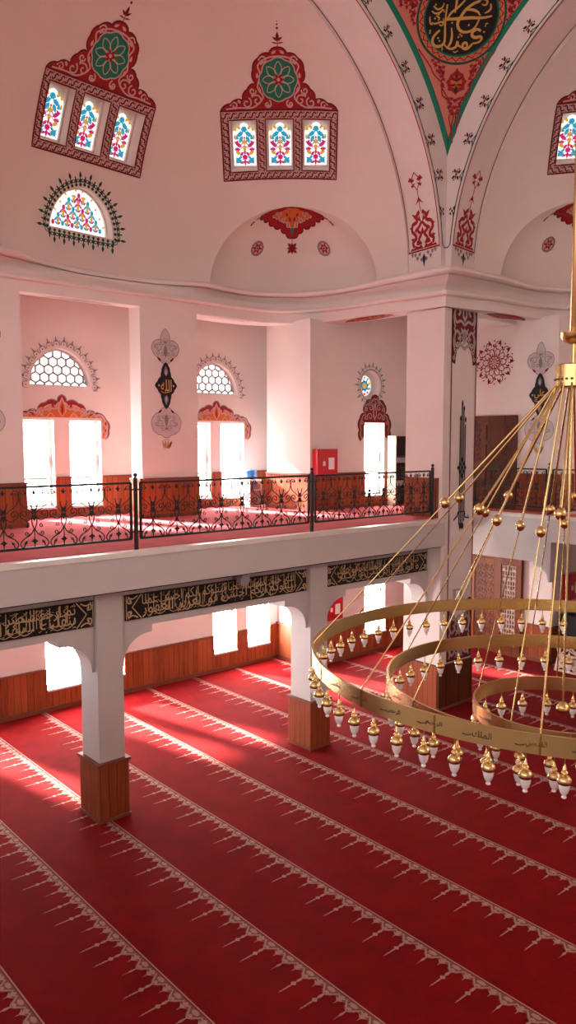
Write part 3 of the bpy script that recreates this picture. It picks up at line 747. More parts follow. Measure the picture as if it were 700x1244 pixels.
# green spiky surround of the half-round dome window
for T, ceil in SIDES:
    f = ell_map(LUNE); f = swapped(f) if ceil is ceiling_right else f
    d = Deco(f, .004, .003, .2)
    def spikes(d, w, h, z0, m, n, nb, ln, pad, base=True, inner=True, wid=.018):
        pts = []
        for k in range(n + 1):
            a = PI * k / n; pts.append(((w / 2 + pad) * cos(a), z0 + (h + pad) * sin(a) * (1 - .06 * abs(cos(a))), math.atan2(sin(a) * w, cos(a) * h * 2)))
        if base:
            for k in range(1, nb): pts.append((-(w / 2 + pad) + (w + 2 * pad) * k / nb, z0 - pad, -PI / 2))
        ring = [(x, y) for x, y, a in pts]
        d.stroke(ring, wid * .7, m, 1, base)
        for i, (x, y, a) in enumerate(pts):
            l = ln if i % 2 == 0 else ln * .55
            d.stroke([(x, y), (x + l * cos(a), y + l * sin(a))], wid * .8, m, 1); d.leaf(x + l * .35 * cos(a), y + l * .35 * sin(a), a, l * .7, l * .34, m, 1); d.disc(x + .02 * cos(a), y + .02 * sin(a), wid * 1.3, m, 1, 6)
            if inner: d.disc(x - .05 * cos(a), y - .05 * sin(a), wid * 1.2, m, 1, 6); d.stroke([(x, y), (x - .06 * cos(a), y - .06 * sin(a))], wid * .7, m, 1)
            if i + 1 < len(pts) or base:
                x2, y2, a2 = pts[(i + 1) % len(pts)]; am = math.atan2(sin(a) + sin(a2), cos(a) + cos(a2)); d.stroke([(x, y), ((x + x2) / 2 + .05 * cos(am), (y + y2) / 2 + .05 * sin(am)), (x2, y2)], wid * .6, m, 1, False, 2)
    spikes(d, LW, LH, -.37, DGREEN, 26, 15, .17, .10, wid=.026)
    d.build('painted_surround', ceil, label='green painted spiky border round the half-round window')
# exedra: red lambrequin, small cross, two round medallions
def medallion(d, x, y, r, m, m2, layer=1):
    d.disc(x, y, r, PINKL, layer, 20); d.ring(x, y, r, r * .10, m2, layer + 1, 28)
    P = scallop([(x + r * .82 * cos(PI / 6 * k), y + r * .82 * sin(PI / 6 * k)) for k in range(12)], .3, 3); d.stroke(P, r * .1, m, layer + 1, True)
    for k in range(6):
        a = PI / 3 * k; d.stroke([(x + r * .75 * cos(a), y + r * .75 * sin(a)), (x + r * .35 * cos(a + .5), y + r * .35 * sin(a + .5)), (x + r * .75 * cos(a + PI * 2 / 3), y + r * .75 * sin(a + PI * 2 / 3))], r * .09, m, layer + 1, False, 3); d.leaf(x + r * .2 * cos(a), y + r * .2 * sin(a), a, r * .45, r * .24, m, layer + 2)
    d.disc(x, y, r * .16, m, layer + 2, 8)
for T, ceil in SIDES:
    f = swapped(exe_map) if ceil is ceiling_right else exe_map
    d = Deco(f, .006, .004, .1)
    top = 2.12
    lob = [(1.5, top - .30), (1.2, top - .40), (.92, top - .44), (.66, top - .56), (.38, top - .60), (.2, top - .75), (0, top - .86)]
    P = scallop([(-x, y) for x, y in lob], -.0, 3, False)
    P = scallop([(-x, y) for x, y in lob], .22, 4, False); full = P + [(-x, y) for x, y in reversed(P[:-1])]
    outline = full + [(1.2, top - .08), (.6, top + .08), (0, top + .12), (-.6, top + .08), (-1.2, top - .08)]
    d.fill(outline, RED, 0); d.stroke(full, .035, DRED, 1)
    inner = [(x * .62, top - .05 + (y - top) * .62) for x, y in full]; d.fill(inner + [(.3, top + .06), (-.3, top + .06)], ORANGE, 1); d.stroke(inner, .025, GREYL, 2)
    for sx in (1, -1):
        for cx, cy, r, a in ((.62, -.22, .10, 1), (.38, -.36, .1, 2), (.8, -.18, .07, 0), (.16, -.52, .09, 1)): d.stroke([(sx * x, y + top) for x, y in spiral(cx, cy, r, a, 1.1)], .03, GREYL, 2)
        d.leaf(sx * .14, top - .25, -PI / 2 - .5 * sx, .2, .09, RED, 3); d.leaf(sx * .34, top - .12, -PI / 2 - .9 * sx, .2, .09, RED, 3)
        d.leaf(sx * 1.45, top - .36, -PI / 2 + .9 * sx, .16, .06, DRED, 1); d.leaf(sx * 1.52, top - .48, -PI / 2 + .6 * sx, .16, .07, DRED, 1); d.disc(sx * 1.56, top - .6, .035, DRED, 1, 7)
    d.leaf(0, top - .55, -PI / 2, .24, .13, GREEN, 3)
    d.rosette(0, top - 1.10, .17, RED, 1, 4, PI / 4, .6); d.rosette(0, top - 1.10, .15, DRED, 2, 4, 0, .35)
    d.stroke([(0, top - .86), (0, top - .98)], .015, DRED)
    for x in (-.95, .86): medallion(d, x, top - 1.13, .17, RED, GREYP)
    d.build('painted_lambrequin', ceil, label='red and orange hanging crest with two round medallions')

# arches: line work, flowers, foot ornaments
def soffit_map(s, t, h=0):
    """s: arc length from the springing at the corner pillar, t: 0 (front edge) .. 1 (back edge)."""
    r = RF + (RB - RF) * t; y = 9.58 + .94 * t
    if s < 0: return Vector((XC + r - h, y, ZS + s))
    a = s / RF; return Vector((XC + (r - h) * cos(a), y, ZS + (r - h) * sin(a)))
def face_map(s, v, h=0):
    """front face: v is the distance outwards from the soffit edge."""
    if s < 0: return Vector((XC + RF + v, 9.58 - h, ZS + s))
    a = s / RF; return Vector((XC + (RF + v) * cos(a), 9.58 - h, ZS + (RF + v) * sin(a)))
for T, archo, c1 in ((Vector, wall_arch_left, 'left'), (swap, wall_arch_right, 'right')):
    fs_ = (lambda u, v, h=0: swap(soffit_map(u, v, h))) if archo is wall_arch_right else soffit_map
    ff_ = (lambda u, v, h=0: swap(face_map(u, v, h))) if archo is wall_arch_right else face_map
    d = Deco(fs_, .004, .003, .15)
    d.stroke([(s * .2 - .02, .035) for s in range(2, 72)], .026, RED, 1); d.stroke([(s * .2 - .02, .955) for s in range(2, 72)], .018, DRED, 1)
    d.stroke([(.40, .035), (.40, .955)], .03, RED, 1)
    # foot ornament: (s up, t across) -> use X across
    def q(x, y): return (.44 + y * .66, .5 - x * .92)
    def shp(P): return [q(x, y) for x, y in P]
    for sx in (1, -1):
        d.fill(shp([(0, -.02), (sx * .44, -.02), (sx * .40, .05), (sx * .3, .03), (sx * .26, .1), (sx * .15, .05), (sx * .08, .1)]), RED, 1)
        d.stroke(shp([(sx * .30, .06), (sx * .34, .2), (sx * .22, .3), (sx * .26, .42), (sx * .34, .52), (sx * .3, .68), (sx * .16, .74), (sx * .14, .9), (sx * .04, 1.0)]), .07, RED, 1, False, 4)
        d.stroke(shp([(sx * .06, .1), (sx * .14, .25), (sx * .05, .38), (sx * .16, .5), (sx * .08, .62), (0, .72)]), .06, RED, 1, False, 4)
        d.fill(shp([(sx * .12, .08), (sx * .24, .12), (sx * .2, .24), (sx * .12, .2)]), RED, 1); d.fill(shp([(sx * .3, .18), (sx * .40, .30), (sx * .3, .34)]), RED, 1); d.fill(shp([(sx * .30, .5), (sx * .42, .62), (sx * .3, .66)]), RED, 1); d.fill(shp([(sx * .02, .72), (sx * .13, .78), (sx * .06, .92)]), RED, 1)
        d.fill(shp([(sx * .10, .3), (sx * .26, .52), (sx * .16, .62), (sx * .2, .46)]), RED, 1); d.fill(shp([(sx * .2, .8), (sx * .3, .98), (sx * .12, .9)]), RED, 1)
        d.fill(shp([(0, 1.28), (sx * .15, 1.18), (sx * .08, 1.26), (0, 1.4)]), RED, 1)
        d.fill(shp([(sx * .03, 1.85), (sx * .17, 1.95), (sx * .24, 1.85), (sx * .1, 1.8)]), RED, 1); d.fill(shp([(sx * .02, 1.78), (sx * .18, 1.72), (sx * .12, 1.65)]), RED, 1)
        d.stroke(shp([(0, 2.05), (sx * .09, 1.92), (sx * .14, 1.8), (0, 1.58)]), .02, RED, 1)
        for x, y, a in ((.12, -.1, .6), (.26, -.09, .5), (.36, -.07, .3), (.2, -.2, .9), (.06, -.26, 1.2)): d.fill(shp([(sx * x, y), (sx * (x + .07), y - .05), (sx * (x + .02), y - .14), (sx * (x - .03), y - .06)]), GREYP, 1)
    d.fill(shp([(0, -.16), (.06, -.3), (.03, -.42), (0, -.56), (-.03, -.42), (-.06, -.3)]), INK, 1)
    d.stroke(shp([(0, 1.0), (0, 1.6)]), .02, RED, 1); d.fill(shp([(0, .36), (.05, .45), (0, .58), (-.05, .45)]), RED, 1)
    d.build('painted_soffit_band', archo, label='red line border and red palmette on the arch soffit')
    d = Deco(ff_, .004, .003, .15)
    d.stroke([(s * .2, .045) for s in range(2, 72)], .022, DGREEN, 1)
    d.stroke([(.42, .045), (.36, .08), (.35, .14)], .02, DGREEN, 1)
    for k, s in enumerate([1.0, 1.62] + [2.22 + .62 * i for i in range(9)]):
        v = .10 if k == 0 else .20; m = .45 if k == 0 else .72
        d.stroke([(s - .12, .045), (s - .03, .075), (s, .10), (s + .03, .075), (s + .12, .045)], .018, DGREEN, 1)
        for a in range(4):
            an = PI / 4 + PI / 2 * a; d.leaf(s + .03 * cos(an), v + .03 * sin(an), an, .13 * m, .07 * m, INK if a % 2 else DRED, 1); d.disc(s + .14 * m * cos(an + .45), v + .14 * m * sin(an + .45), .016, INK, 1, 6)
        d.disc(s, v, .022, DRED, 2, 6)
        if k: d.leaf(s, v, 0, .1, .03, DRED, 1); d.leaf(s, v, PI, .1, .03, DRED, 1)
    d.build('painted_flowers', archo, label='small dark painted flowers along the edge of the arch')

# pendentive: medallion with gold writing, red arabesque
PN = Vector((.58647, .57096, .57451)).normalized(); PP = CP + PN * RP; PU = Vector((PN.y, -PN.x, 0)).normalized(); PV = PU.cross(PN); PV = PV if PV.z > 0 else -PV
def pend_map(u, v, h=0):
    q = (PP + PU * u + PV * v - CP).normalized(); return CP + q * (RP - h)
d = Deco(pend_map, .008, .004, .2)
d.disc(0, .0, .775, DGREEN, 0, 48, .735); d.disc(0, 0, .735, SALMON, 1, 48, .695)
n = 30
for ph in (0, 1):
    P = [((.69 + .028 * sin(PI * (k / 2) + ph * PI)) * cos(2 * PI * k / (n * 4)), (.65 + .028 * sin(PI * (k / 2) + ph * PI)) * sin(2 * PI * k / (n * 4))) for k in range(n * 4)]
    d.stroke(P, .026, [RED, ORANGE][ph], 2, True)
d.disc(0, 0, .65, DGREEN, 3, 48, .605); d.ring(0, 0, .645, .02, GREEN, 4, 48, .60); d.disc(0, 0, .615, BLACK, 4, 48, .57)
med = d.build('painted_roundel', pend, label='black roundel ringed in red and green rope')
# calligraphy (strokes read from the photograph's roundel); source units: 4.667 px per photo pixel
def cp(P): 
    return [((x / 4.667 + 490 - 560.5) * .01415, (18 - y / 4.667) * .0132) for x, y in P]
d = Deco(pend_map, .028, .002, .2)
def pen(P, w, sm=4): 
    n = len(P); d.stroke(cp(P), lambda t: w * .0033 * (.55 + .45 * sin(PI * min(1, .12 + t * .95))), GOLDP, 1, False, sm)
pen([(448, 162), (425, 152), (402, 165), (400, 186), (420, 196), (446, 192), (456, 204), (440, 222), (405, 228)], 15)          # ain
pen([(405, 228), (392, 244), (374, 256), (352, 250), (352, 228), (366, 222), (376, 236), (366, 252), (340, 244)], 13)          # meem
pen([(340, 244), (322, 232), (318, 214), (312, 240), (288, 252), (262, 246), (243, 226)], 13)                                   # tha to alif
pen([(262, 246), (280, 214), (284, 180), (278, 138)], 12)                                                                      # alif
pen([(212, 148), (180, 178), (172, 206), (186, 230), (214, 236), (238, 222), (244, 190), (240, 100), (246, 14)], 14)             # nun and tall stroke
pen([(240, 92), (300, 92), (380, 90), (450, 92), (502, 84)], 15)                                                                # long horizontal
pen([(246, 100), (270, 60), (310, 30), (340, 0), (360, -30)], 11)
pen([(428, 4), (390, 18), (352, 46), (330, 78), (312, 112), (320, 146), (350, 164), (388, 160), (414, 138), (432, 100)], 15)    # large bowl
pen([(352, 46), (390, 48), (420, 60), (436, 80)], 12)
pen([(420, 10), (440, -8), (468, 4), (462, 26), (440, 22)], 10); pen([(488, 20), (492, 44), (478, 60), (460, 68)], 10)
pen([(168, 18), (190, 36), (216, 30), (228, 6)], 9); pen([(160, 44), (180, 58), (206, 54), (224, 40), (232, 56)], 9)
pen([(150, 72), (154, 108), (168, 116)], 8); pen([(162, 106), (186, 112), (214, 104), (230, 110), (226, 84)], 9); pen([(186, 70), (206, 84), (196, 96)], 8); pen([(206, 118), (220, 124), (234, 116)], 7)
pen([(304, -60), (300, -30), (296, 20), (292, 60)], 12); pen([(200, -20), (240, -46), (300, -52), (380, -60)], 11); pen([(420, -40), (450, -60), (470, -30)], 10); pen([(350, -100), (380, -80), (420, -86)], 10); pen([(230, -100), (250, -80), (290, -90)], 9)
for x, y in ((205, 190), (213, 206), (322, 190), (340, 184), (330, 176), (155, 160), (156, 148), (466, 168), (280, 112), (376, 128), (180, 12), (232, 250), (396, 240), (180, 84), (200, 64)): d.disc(*cp([(x, y)])[0], .017, GOLDP, 1, 6)
for P in ([(296, 268), (312, 272), (326, 262)], [(232, 240), (230, 262)], [(470, 140), (474, 124), (486, 122)]): pen(P, 6)
d.build('gold_lettering', med, label='gold calligraphy on the black roundel')
d = Deco(pend_map, .007, .002, .25)
rr = random.Random(4)
def in_pend(u, v):
    q = pend_map(u, v) - CP; ph = math.atan2(q.x, q.y); z = q.z + ZS
    if z < Z0P + .1: return False
    rho, e0, e1 = pend_range(z); mg = .10 / rho; return e0 + mg < ph < e1 - mg
d2 = .0
def spray(u, v, a, s, m):
    for k, (da, l) in enumerate(((0, .16), (.7, .12), (-.7, .12), (1.5, .09), (-1.5, .09))):
        e = (u + l * s * cos(a + da), v + l * s * sin(a + da))
        if in_pend(*e): d.leaf(u, v, a + da, l * s, .05 * s, m, 1)
for i in range(52):
    v = -2.25 + .058 * i
    for j in range(24):
        u = .03 + .07 * j + (.035 if i % 2 else 0)
        if u * u / .625 + v * v / .565 < 1.0 or not in_pend(u, v): continue
        if u < .21 and -1.24 < v < -.74: continue
        a = rr.uniform(0, 2 * PI)
        for sx in (1, -1): spray(sx * u, v, a if sx > 0 else PI - a, .46, RED if (i + j) % 3 else DRED)
for sx in (1, -1):
    for P in ([(0, -2.1), (.05, -1.8), (.02, -1.55), (.12, -1.3), (.27, -1.05), (.22, -.82)], [(.05, -1.8), (.10, -1.6), (.05, -1.5)], [(.12, -1.3), (.24, -1.22), (.26, -1.1)], [(.27, -1.0), (.42, -.86), (.5, -.72), (.72, -.45)]):
        d.stroke([(sx * x, y) for x, y in P], .022, RED, 2, False, 4)
PAL = scallop([(-x, y) for x, y in ((0, -1.22), (.15, -1.14), (.19, -1.0), (.12, -.88), (0, -.78))], .12, 3, False); PAL = PAL + [(-x, y) for x, y in reversed(PAL[1:-1])]
d.fill(PAL, RED, 2); d.fill([(x * .6, -1.0 + (y + 1.0) * .6) for x, y in PAL], ORANGE, 3); d.leaf(0, -1.02, PI / 2, .2, .07, DRED, 4); d.leaf(0, -1.2, PI / 2, .15, .07, INK, 4)
for sx in (1, -1): d.leaf(0, -1.0, PI / 2 - .9 * sx, .15, .05, DRED, 4); d.leaf(0, -1.05, PI / 2 - 1.7 * sx, .13, .05, DRED, 4)
d.build('painted_arabesque', pend, label='dark red scrolling leaves on salmon ground')

# ---------------- painted ornament on the flat walls
LW_ = wall_left
for (xc, w, z0, h), lab in zip(LUN, ('behind the first bay of the gallery', 'behind the second bay of the gallery')):
    f = plane_map((xc, YO, z0), (1, 0, 0)); d = Deco(f, .004, .003)
    n = 15
    for i in range(n + 1):
        a = PI * i / n; px, py = (w / 2 + .03) * cos(a), (h + .03) * sin(a) * (1 - .06 * abs(cos(a)))
        an = math.atan2(sin(a) * w, cos(a) * h * 2)
        def q(r, t): return (px + r * cos(an) - t * sin(an), py + r * sin(an) + t * cos(an))
        d.stroke([q(.02, -.06), q(.09, -.05), q(.13, 0), q(.09, .05), q(.02, .06)], .014, GREYP, 1, False, 3)
        d.fill([q(.10, -.025), q(.22, 0), q(.10, .025)], GREYP, 1); d.disc(*q(.055, 0), .016, GREYP, 1, 6)
        d.stroke([q(.03, -.075), q(.12, -.075)], .010, GREYP, 1)
    d.build('painted_scallop_edge', LW_, label='grey painted flame edge round the honeycomb window ' + lab)
def crown(parent, xc, y, z, w, name, lab):
    f = plane_map((xc, y, z), (1, 0, 0)); d = Deco(f, .004, .003)
    R = [(w / 2 + .06, -.42), (w / 2 + .16, -.24), (w / 2 + .10, -.02), (w / 2 - .14, .11), (w * .30, .14), (w * .20, .30), (.10, .33), (0, .46)]
    P = scallop(R, .2, 4, False); M2 = lambda Q: Q + [(-x, yy) for x, yy in reversed(Q)]
    def strip(A, B, m, layer):
        n = len(A); d.mesh(A + B, [(i, i + 1, n + i + 1, n + i) for i in range(n - 1)], m, layer)
    foot = [(w / 2 - .02, -.40)] + [(w / 2 + .0, -.40 + .40 * k / 6) for k in range(1, 7)]
    n = len(P); base = []
    for i in range(n):                                          # matching points on the window head / jamb
        t = i / (n - 1); base.append((w / 2 + .005, -.40 + .41 * min(1, t / .34)) if t < .34 else ((w / 2 + .005) * (1 - (t - .34) / .66), .012))
    mid = lambda k: [(a[0] * k + c[0] * (1 - k), a[1] * k + c[1] * (1 - k)) for a, c in zip(P, base)]
    for sg in (1, -1):
        S = lambda Q: [(sg * x, yy) for x, yy in Q]
        strip(S(P), S(base), SALMON, 0); strip(S(mid(.50)), S(base), ORANGE, 1); strip(S(P), S(mid(.72)), RED, 1)
        d.stroke(S(P), .020, GREYP, 2); d.stroke(S(mid(.70)), .022, PINKL, 2); d.stroke(S(mid(.48)), .016, PINKL, 2)
        for cx, cy, r, a in ((.17, .17, .07, 0), (.27, .09, .06, 2), (.36, .11, .05, 1), (.43, .05, .045, 0), (.50, .0, .04, 2), (.535, -.12, .045, 1), (.53, -.26, .04, 0)): d.stroke([(sg * x, yy) for x, yy in spiral(cx * w * .98, cy, r, a, 1.1)], .016, PINKL, 3)
        for cx, cy, a, l in ((.1, .2, 1.2, .12), (.22, .2, .7, .1), (.33, .06, .4, .12), (.41, .1, .2, .09), (.545, -.05, -1.5, .1), (.54, -.2, -1.6, .09)): d.leaf(sg * cx * w, cy, a if sg > 0 else PI - a, l, .05, RED, 3)
        for cx in (.14, .27, .40): d.stroke([(sg * (cx * w - .08), .015), (sg * (cx * w - .03), .075), (sg * cx * w, .10), (sg * (cx * w + .03), .075), (sg * (cx * w + .08), .015)], .014, GREYL, 3, False, 3)
    d.leaf(0, .02, PI / 2, .40, .20, PINKL, 3); d.leaf(0, .04, PI / 2, .33, .14, ORANGE, 4); d.leaf(0, .06, PI / 2, .24, .06, RED, 5)
    d.build(name, parent, label=lab)
crown(wall_left, 6.88, YO, .47, 1.72, 'painted_crown', 'red and orange lobed painted crown over the first pair of gallery windows')
crown(wall_left, 10.62, YO, .47, 1.66, 'painted_crown', 'red and orange lobed painted crown over the second pair of gallery windows')
# round window edge and small crown on the corner block
f = plane_map((RW[0], YB, RW[1]), (1, 0, 0)); d = Deco(f, .004, .003)
d.ring(0, 0, .36, .022, GREYP, 1, 32)
for k in range(22):
    a = 2 * PI * k / 22; d.leaf(.37 * cos(a), .39 * sin(a), a, .17 if k % 2 else .11, .06, GGREEN if k % 2 else GREYP, 1); d.disc(.41 * cos(a + .14), .43 * sin(a + .14), .014, DGREEN, 1, 5)
d.build('painted_ray_edge', wall_block, label='grey green painted rays round the little round window')
f = plane_map((13.47, YB, .43), (1, 0, 0)); d = Deco(f, .004, .003)
R = [(.47, -.42), (.52, -.16), (.50, .10), (.36, .22), (.33, .44), (.14, .52), (0, .64)]
P = scallop(R, .2, 4, False); out = P + [(-x, y) for x, y in reversed(P[:-1])] + [(-.35, -.3), (-.345, 0.01), (.345, 0.01), (.35, -.3)]
d.fill(out, mat('maroon_paint', (.22, .02, .02), .7), 0); d.stroke(P + [(-x, y) for x, y in reversed(P[:-1])], .02, INK, 1)
d.stroke([(x * .86, y * .88 - .01) for x, y in P + [(-x, y) for x, y in reversed(P[:-1])]], .016, PINKL, 1)
for sx in (1, -1):
    for cx, cy, r, a in ((.16, .14, .09, 0), (.3, .12, .06, 2), (.14, .34, .08, 1), (.28, .3, .05, 0), (.43, .0, .05, 1)): d.stroke([(sx * x, y) for x, y in spiral(cx, cy, r, a, 1.1)], .018, PINKL, 1)
d.leaf(0, .05, PI / 2, .42, .14, PINKL, 1); d.leaf(0, .1, PI / 2, .3, .08, RED, 2)
d.build('painted_crown', wall_block, label='dark red painted crown over the single gallery window')
# pier ornaments: black plaque with gold script between two grey palmettes
def pier_motif(parent, f, lab, word):
    d = Deco(f, .004, .003)
    for sg, y0 in ((1, .42), (-1, -.42)):
        H = [(0.04, .0), (.16, .12), (.29, .22), (.30, .36), (.22, .44), (.10, .46), (.085, .56), (0, .68)] if sg > 0 else [(.04, .0), (.16, .10), (.31, .20), (.33, .38), (.24, .50), (.12, .54), (0, .60)]
        P = scallop(H, .12, 4, False); full = [(x, y0 + sg * y) for x, y in P + [(-a, b) for a, b in reversed(P[:-1])]]
        d.fill(full, PALEG, 0); d.stroke(full, .013, GREYP, 1, True)
        for sx in (1, -1):
            for cx, cy, r, a in ((.15, .3, .085, 0), (.23, .34, .05, 2), (.08, .4, .06, 1), (.07, .2, .05, 2), (.18, .2, .05, 1)): d.stroke([(sx * x, y0 + sg * y) for x, y in spiral(cx, cy, r, a, 1.2)], .013, GREYP, 1)
            d.stroke([(sx * x, y0 + sg * y) for x, y in [(0, .03), (.12, .16), (.2, .28), (.14, .4), (0, .5)]], .018, PINKL, 2, False, 4)
            d.leaf(sx * .10, y0 + sg * .05, sg * (PI / 2 - .9 * sx), .12, .05, DRED, 2)
        d.leaf(0, y0 + sg * .12, sg * PI / 2, .28, .10, GREYP, 2); d.disc(0, y0 + sg * .42, .03, GREYP, 2, 6)
    P = [(.0, .44), (.06, .36), (.085, .26), (.10, .17), (.17, .07), (.215, 0), (.17, -.07), (.10, -.17), (.085, -.26), (.06, -.36), (0, -.44)]
    P = scallop(P[::-1], .08, 3, False); full = P + [(-x, y) for x, y in reversed(P[1:-1])]
    full = [(x * 1.18, y * 1.04) for x, y in full]; d.fill(full, INK, 3)
    for sg in (1, -1): d.leaf(0, sg * .18, sg * PI / 2, .2, .10, GREYP, 4); d.leaf(0, sg * .2, sg * PI / 2, .12, .04, GREYL, 5); d.disc(sg * .165, 0, .022, GREYL, 5, 6)
    write(d, word, -.125, .125, -.11, .12, GOLDP, 5, .012)
    d.stroke([(-.12, -.115), (-.05, -.14), (.06, -.12), (.12, -.09)], .014, GOLDP, 5, False, 3)
    if lab: 
        # small golden tulip-shaped signature below
        d.ring(0, -1.13, .09, .012, GREYL, 1, 14)
        for x, a in ((-.05, 1.9), (-.02, 1.7), (.02, 1.5), (.05, 1.2), (.03, 1.0)): d.leaf(x, -1.24, a, .2, .035, GOLDP, 2)
        d.stroke([(-.08, -1.12), (0, -1.2), (.09, -1.1)], .016, GOLDP, 2, False, 3)
    d.build('painted_plaque', parent, label=lab)
pier_motif(wall_arcade, plane_map((8.42, YP, 1.10), (1, 0, 0)), 'black and gold script plaque between grey palmettes, on the pier between the two bays', 'الله')
pier_motif(wall_arcade, plane_map((4.86, YP, 1.10), (1, 0, 0)), 'grey palmette plaque on the pier at the edge of the photo', 'محمد')
# right gallery wall: red lace medallion, grey plaque
f = plane_map((XR, 10.27, 1.74), (0, -1, 0)); d = Deco(f, .004, .003)
for k in range(10):
    a = 2 * PI * k / 10; c, s = cos(a), sin(a)
    R_ = lambda P: [(x * c - y * s, x * s + y * c) for x, y in P]
    d.stroke(R_([(.06, 0), (.16, .07), (.26, .05), (.30, 0), (.26, -.05), (.16, -.07), (.06, 0)]), .018, RED, 1, False, 3)
    d.stroke(R_([(.28, .02), (.36, .1), (.45, .07), (.44, -.02), (.36, -.03)]), .02, RED, 1, False, 3); d.fill(R_([(.40, -.05), (.51, 0), (.40, .05)]), RED, 1)
    d.fill(R_([(.30, .09), (.38, .14), (.33, .17)]), DRED, 1); d.fill(R_([(.12, -.02), (.22, 0), (.12, .02)]), RED, 2); d.fill(R_([(.44, .13), (.47, .15), (.42, .18)]), DRED, 1)
    d.stroke(R_([(.22, .09), (.30, .12), (.36, .05)]), .014, DRED, 1, False, 3)
d.rosette(0, 0, .1, PINKL, 2, 8)
d.build('painted_medallion', wall_block, label='red lacy round medallion on the wall above the dark upstairs door')
pier_motif(wall_block, plane_map((XR, 9.13, .98), (0, -1, 0)), 'grey palmette plaque on the wall to the right of the upstairs door', 'علي')
# soffit paintings
def soffit_paint(parent, f, lab, m1=RED, m2=ORANGE, L=.68, W=.19):
    d = Deco(f, .004, .003, .2); P = scallop([(-L, 0), (-L * .7, W * .7), (-L * .3, W), (0, W * 1.2), (L * .3, W), (L * .7, W * .7), (L, 0)][::-1], -.0, 2, False)
    d.fill(P + [(-x, -y) for x, y in P[1:-1]], m1, 0)
    for i in range(-4, 5):
        x = i * L / 4.8; d.leaf(x, 0, .5 + i, W * .9, W * .45, m2, 1); d.leaf(x, 0, PI + .5 + i, W * .9, W * .45, m2, 1); d.stroke([(x - .05, -W * .5), (x, W * .4), (x + .06, -W * .2)], .014, PINKL, 2, False, 3)
    d.build('painted_soffit_panel', parent, label=lab)
def sof(u, v, h=0):                                            # along the beam under the niche
    t = u * .16; return Vector((12.16 + .12 * 0 + v + .05 * (1 - u * u), 11.45 - u, 2.556 - h))
soffit_paint(trim_1, lambda u, v, h=0: Vector((12.20 - .10 * u + v, 11.45 - u * .98 , 2.556 - h)) if False else Vector((12.17 + .14 * v / .15 + .0 * u, 11.45 - u, 2.556 - h)), 'red and orange painted strip under the curved beam left of the corner pillar')
soffit_paint(trim_2, lambda u, v, h=0: swap(Vector((12.17 + .14 * v / .15, 11.45 - u, 2.556 - h))), 'red painted strip under the curved beam right of the corner pillar', RED, DRED)
f = lambda u, v, h=0: Vector((6.69 + u, YP + .14 + v, 2.566 - h)); soffit_paint(wall_arcade, f, 'faded grey pattern under the lintel of the first bay', GREYL, PINKL, .7, .07)
f = lambda u, v, h=0: Vector((10.1 + u, YP + .14 + v, 2.566 - h)); soffit_paint(wall_arcade, f, 'faded grey pattern under the lintel of the second bay', GREYL, PINKL, .6, .07)

# ================================================================== COLUMNS
for (x0, x1), lab in zip(COLS[1:], ('square white column with wood base standing nearest, between the two lit floor bays', 'square white column with wood base, partly behind the big brass ring')):
    e = empty('column', ((x0 + x1) / 2, 10.05, ZF), lab, 'column', 'square columns under the left gallery'); e['kind'] = 'thing'
    b = MB(); b.box(x0, x1, 9.79, 10.30, ZF + .86, -2.032, WHITE); b.build('shaft', e)
    b = MB(); b.box(x0 - .035, x1 + .035, 9.75, 10.34, ZF + .006, ZF + .85, WOOD); b.box(x0 - .06, x1 + .06, 9.725, 10.365, ZF + .83, ZF + .87, WCAP)
    b.box(x0 - .05, x1 + .05, 9.735, 10.355, ZF + .006, ZF + .05, WCAP); b.build('wooden_base', e, label='red-brown plank-clad base')
e = empty('corner_pillar', (12.8, 10.05, ZF), 'tall corner pillar with painted panels carrying the arches', 'pillar'); e['kind'] = 'thing'
b = MB(); b.box(12.3, 13.34, 9.58, 10.51, ZF + .92, 3.14, PLASTER); b.box(12.285, 12.36, 9.565, 9.64, ZF + .92, 2.9, PLASTER); b.build('shaft', e)
b = MB(); b.box(12.27, 13.37, 9.55, 10.54, ZF + .006, ZF + .91, DOORW); b.box(12.25, 13.39, 9.53, 10.56, ZF + .006, ZF + .06, WCAP); b.build('wooden_base', e, label='dark brown wooden base')
b = MB(); b.box(12.255, 12.27, 9.6, 10.5, ZF + .06, ZF + .90, WOOD); b.build('side_panelling', e, label='red-brown plank panelling')
b2 = MB(); b2.box(12.265, 12.3, 9.66, 10.50, ZG, ZG + .76, WOODL); b2.box(12.255, 12.3, 9.65, 10.51, ZG + .76, ZG + .79, WCAP); b2.build('gallery_panelling', e, label='warm wood panelling at gallery level')
f = plane_map((12.93, 9.58, 0), (1, 0, 0)); d = Deco(f, .004, .003)
for x in (-.395, .395): d.stroke([(x, -4.42), (x, 2.74)], .03, DRED, 1)
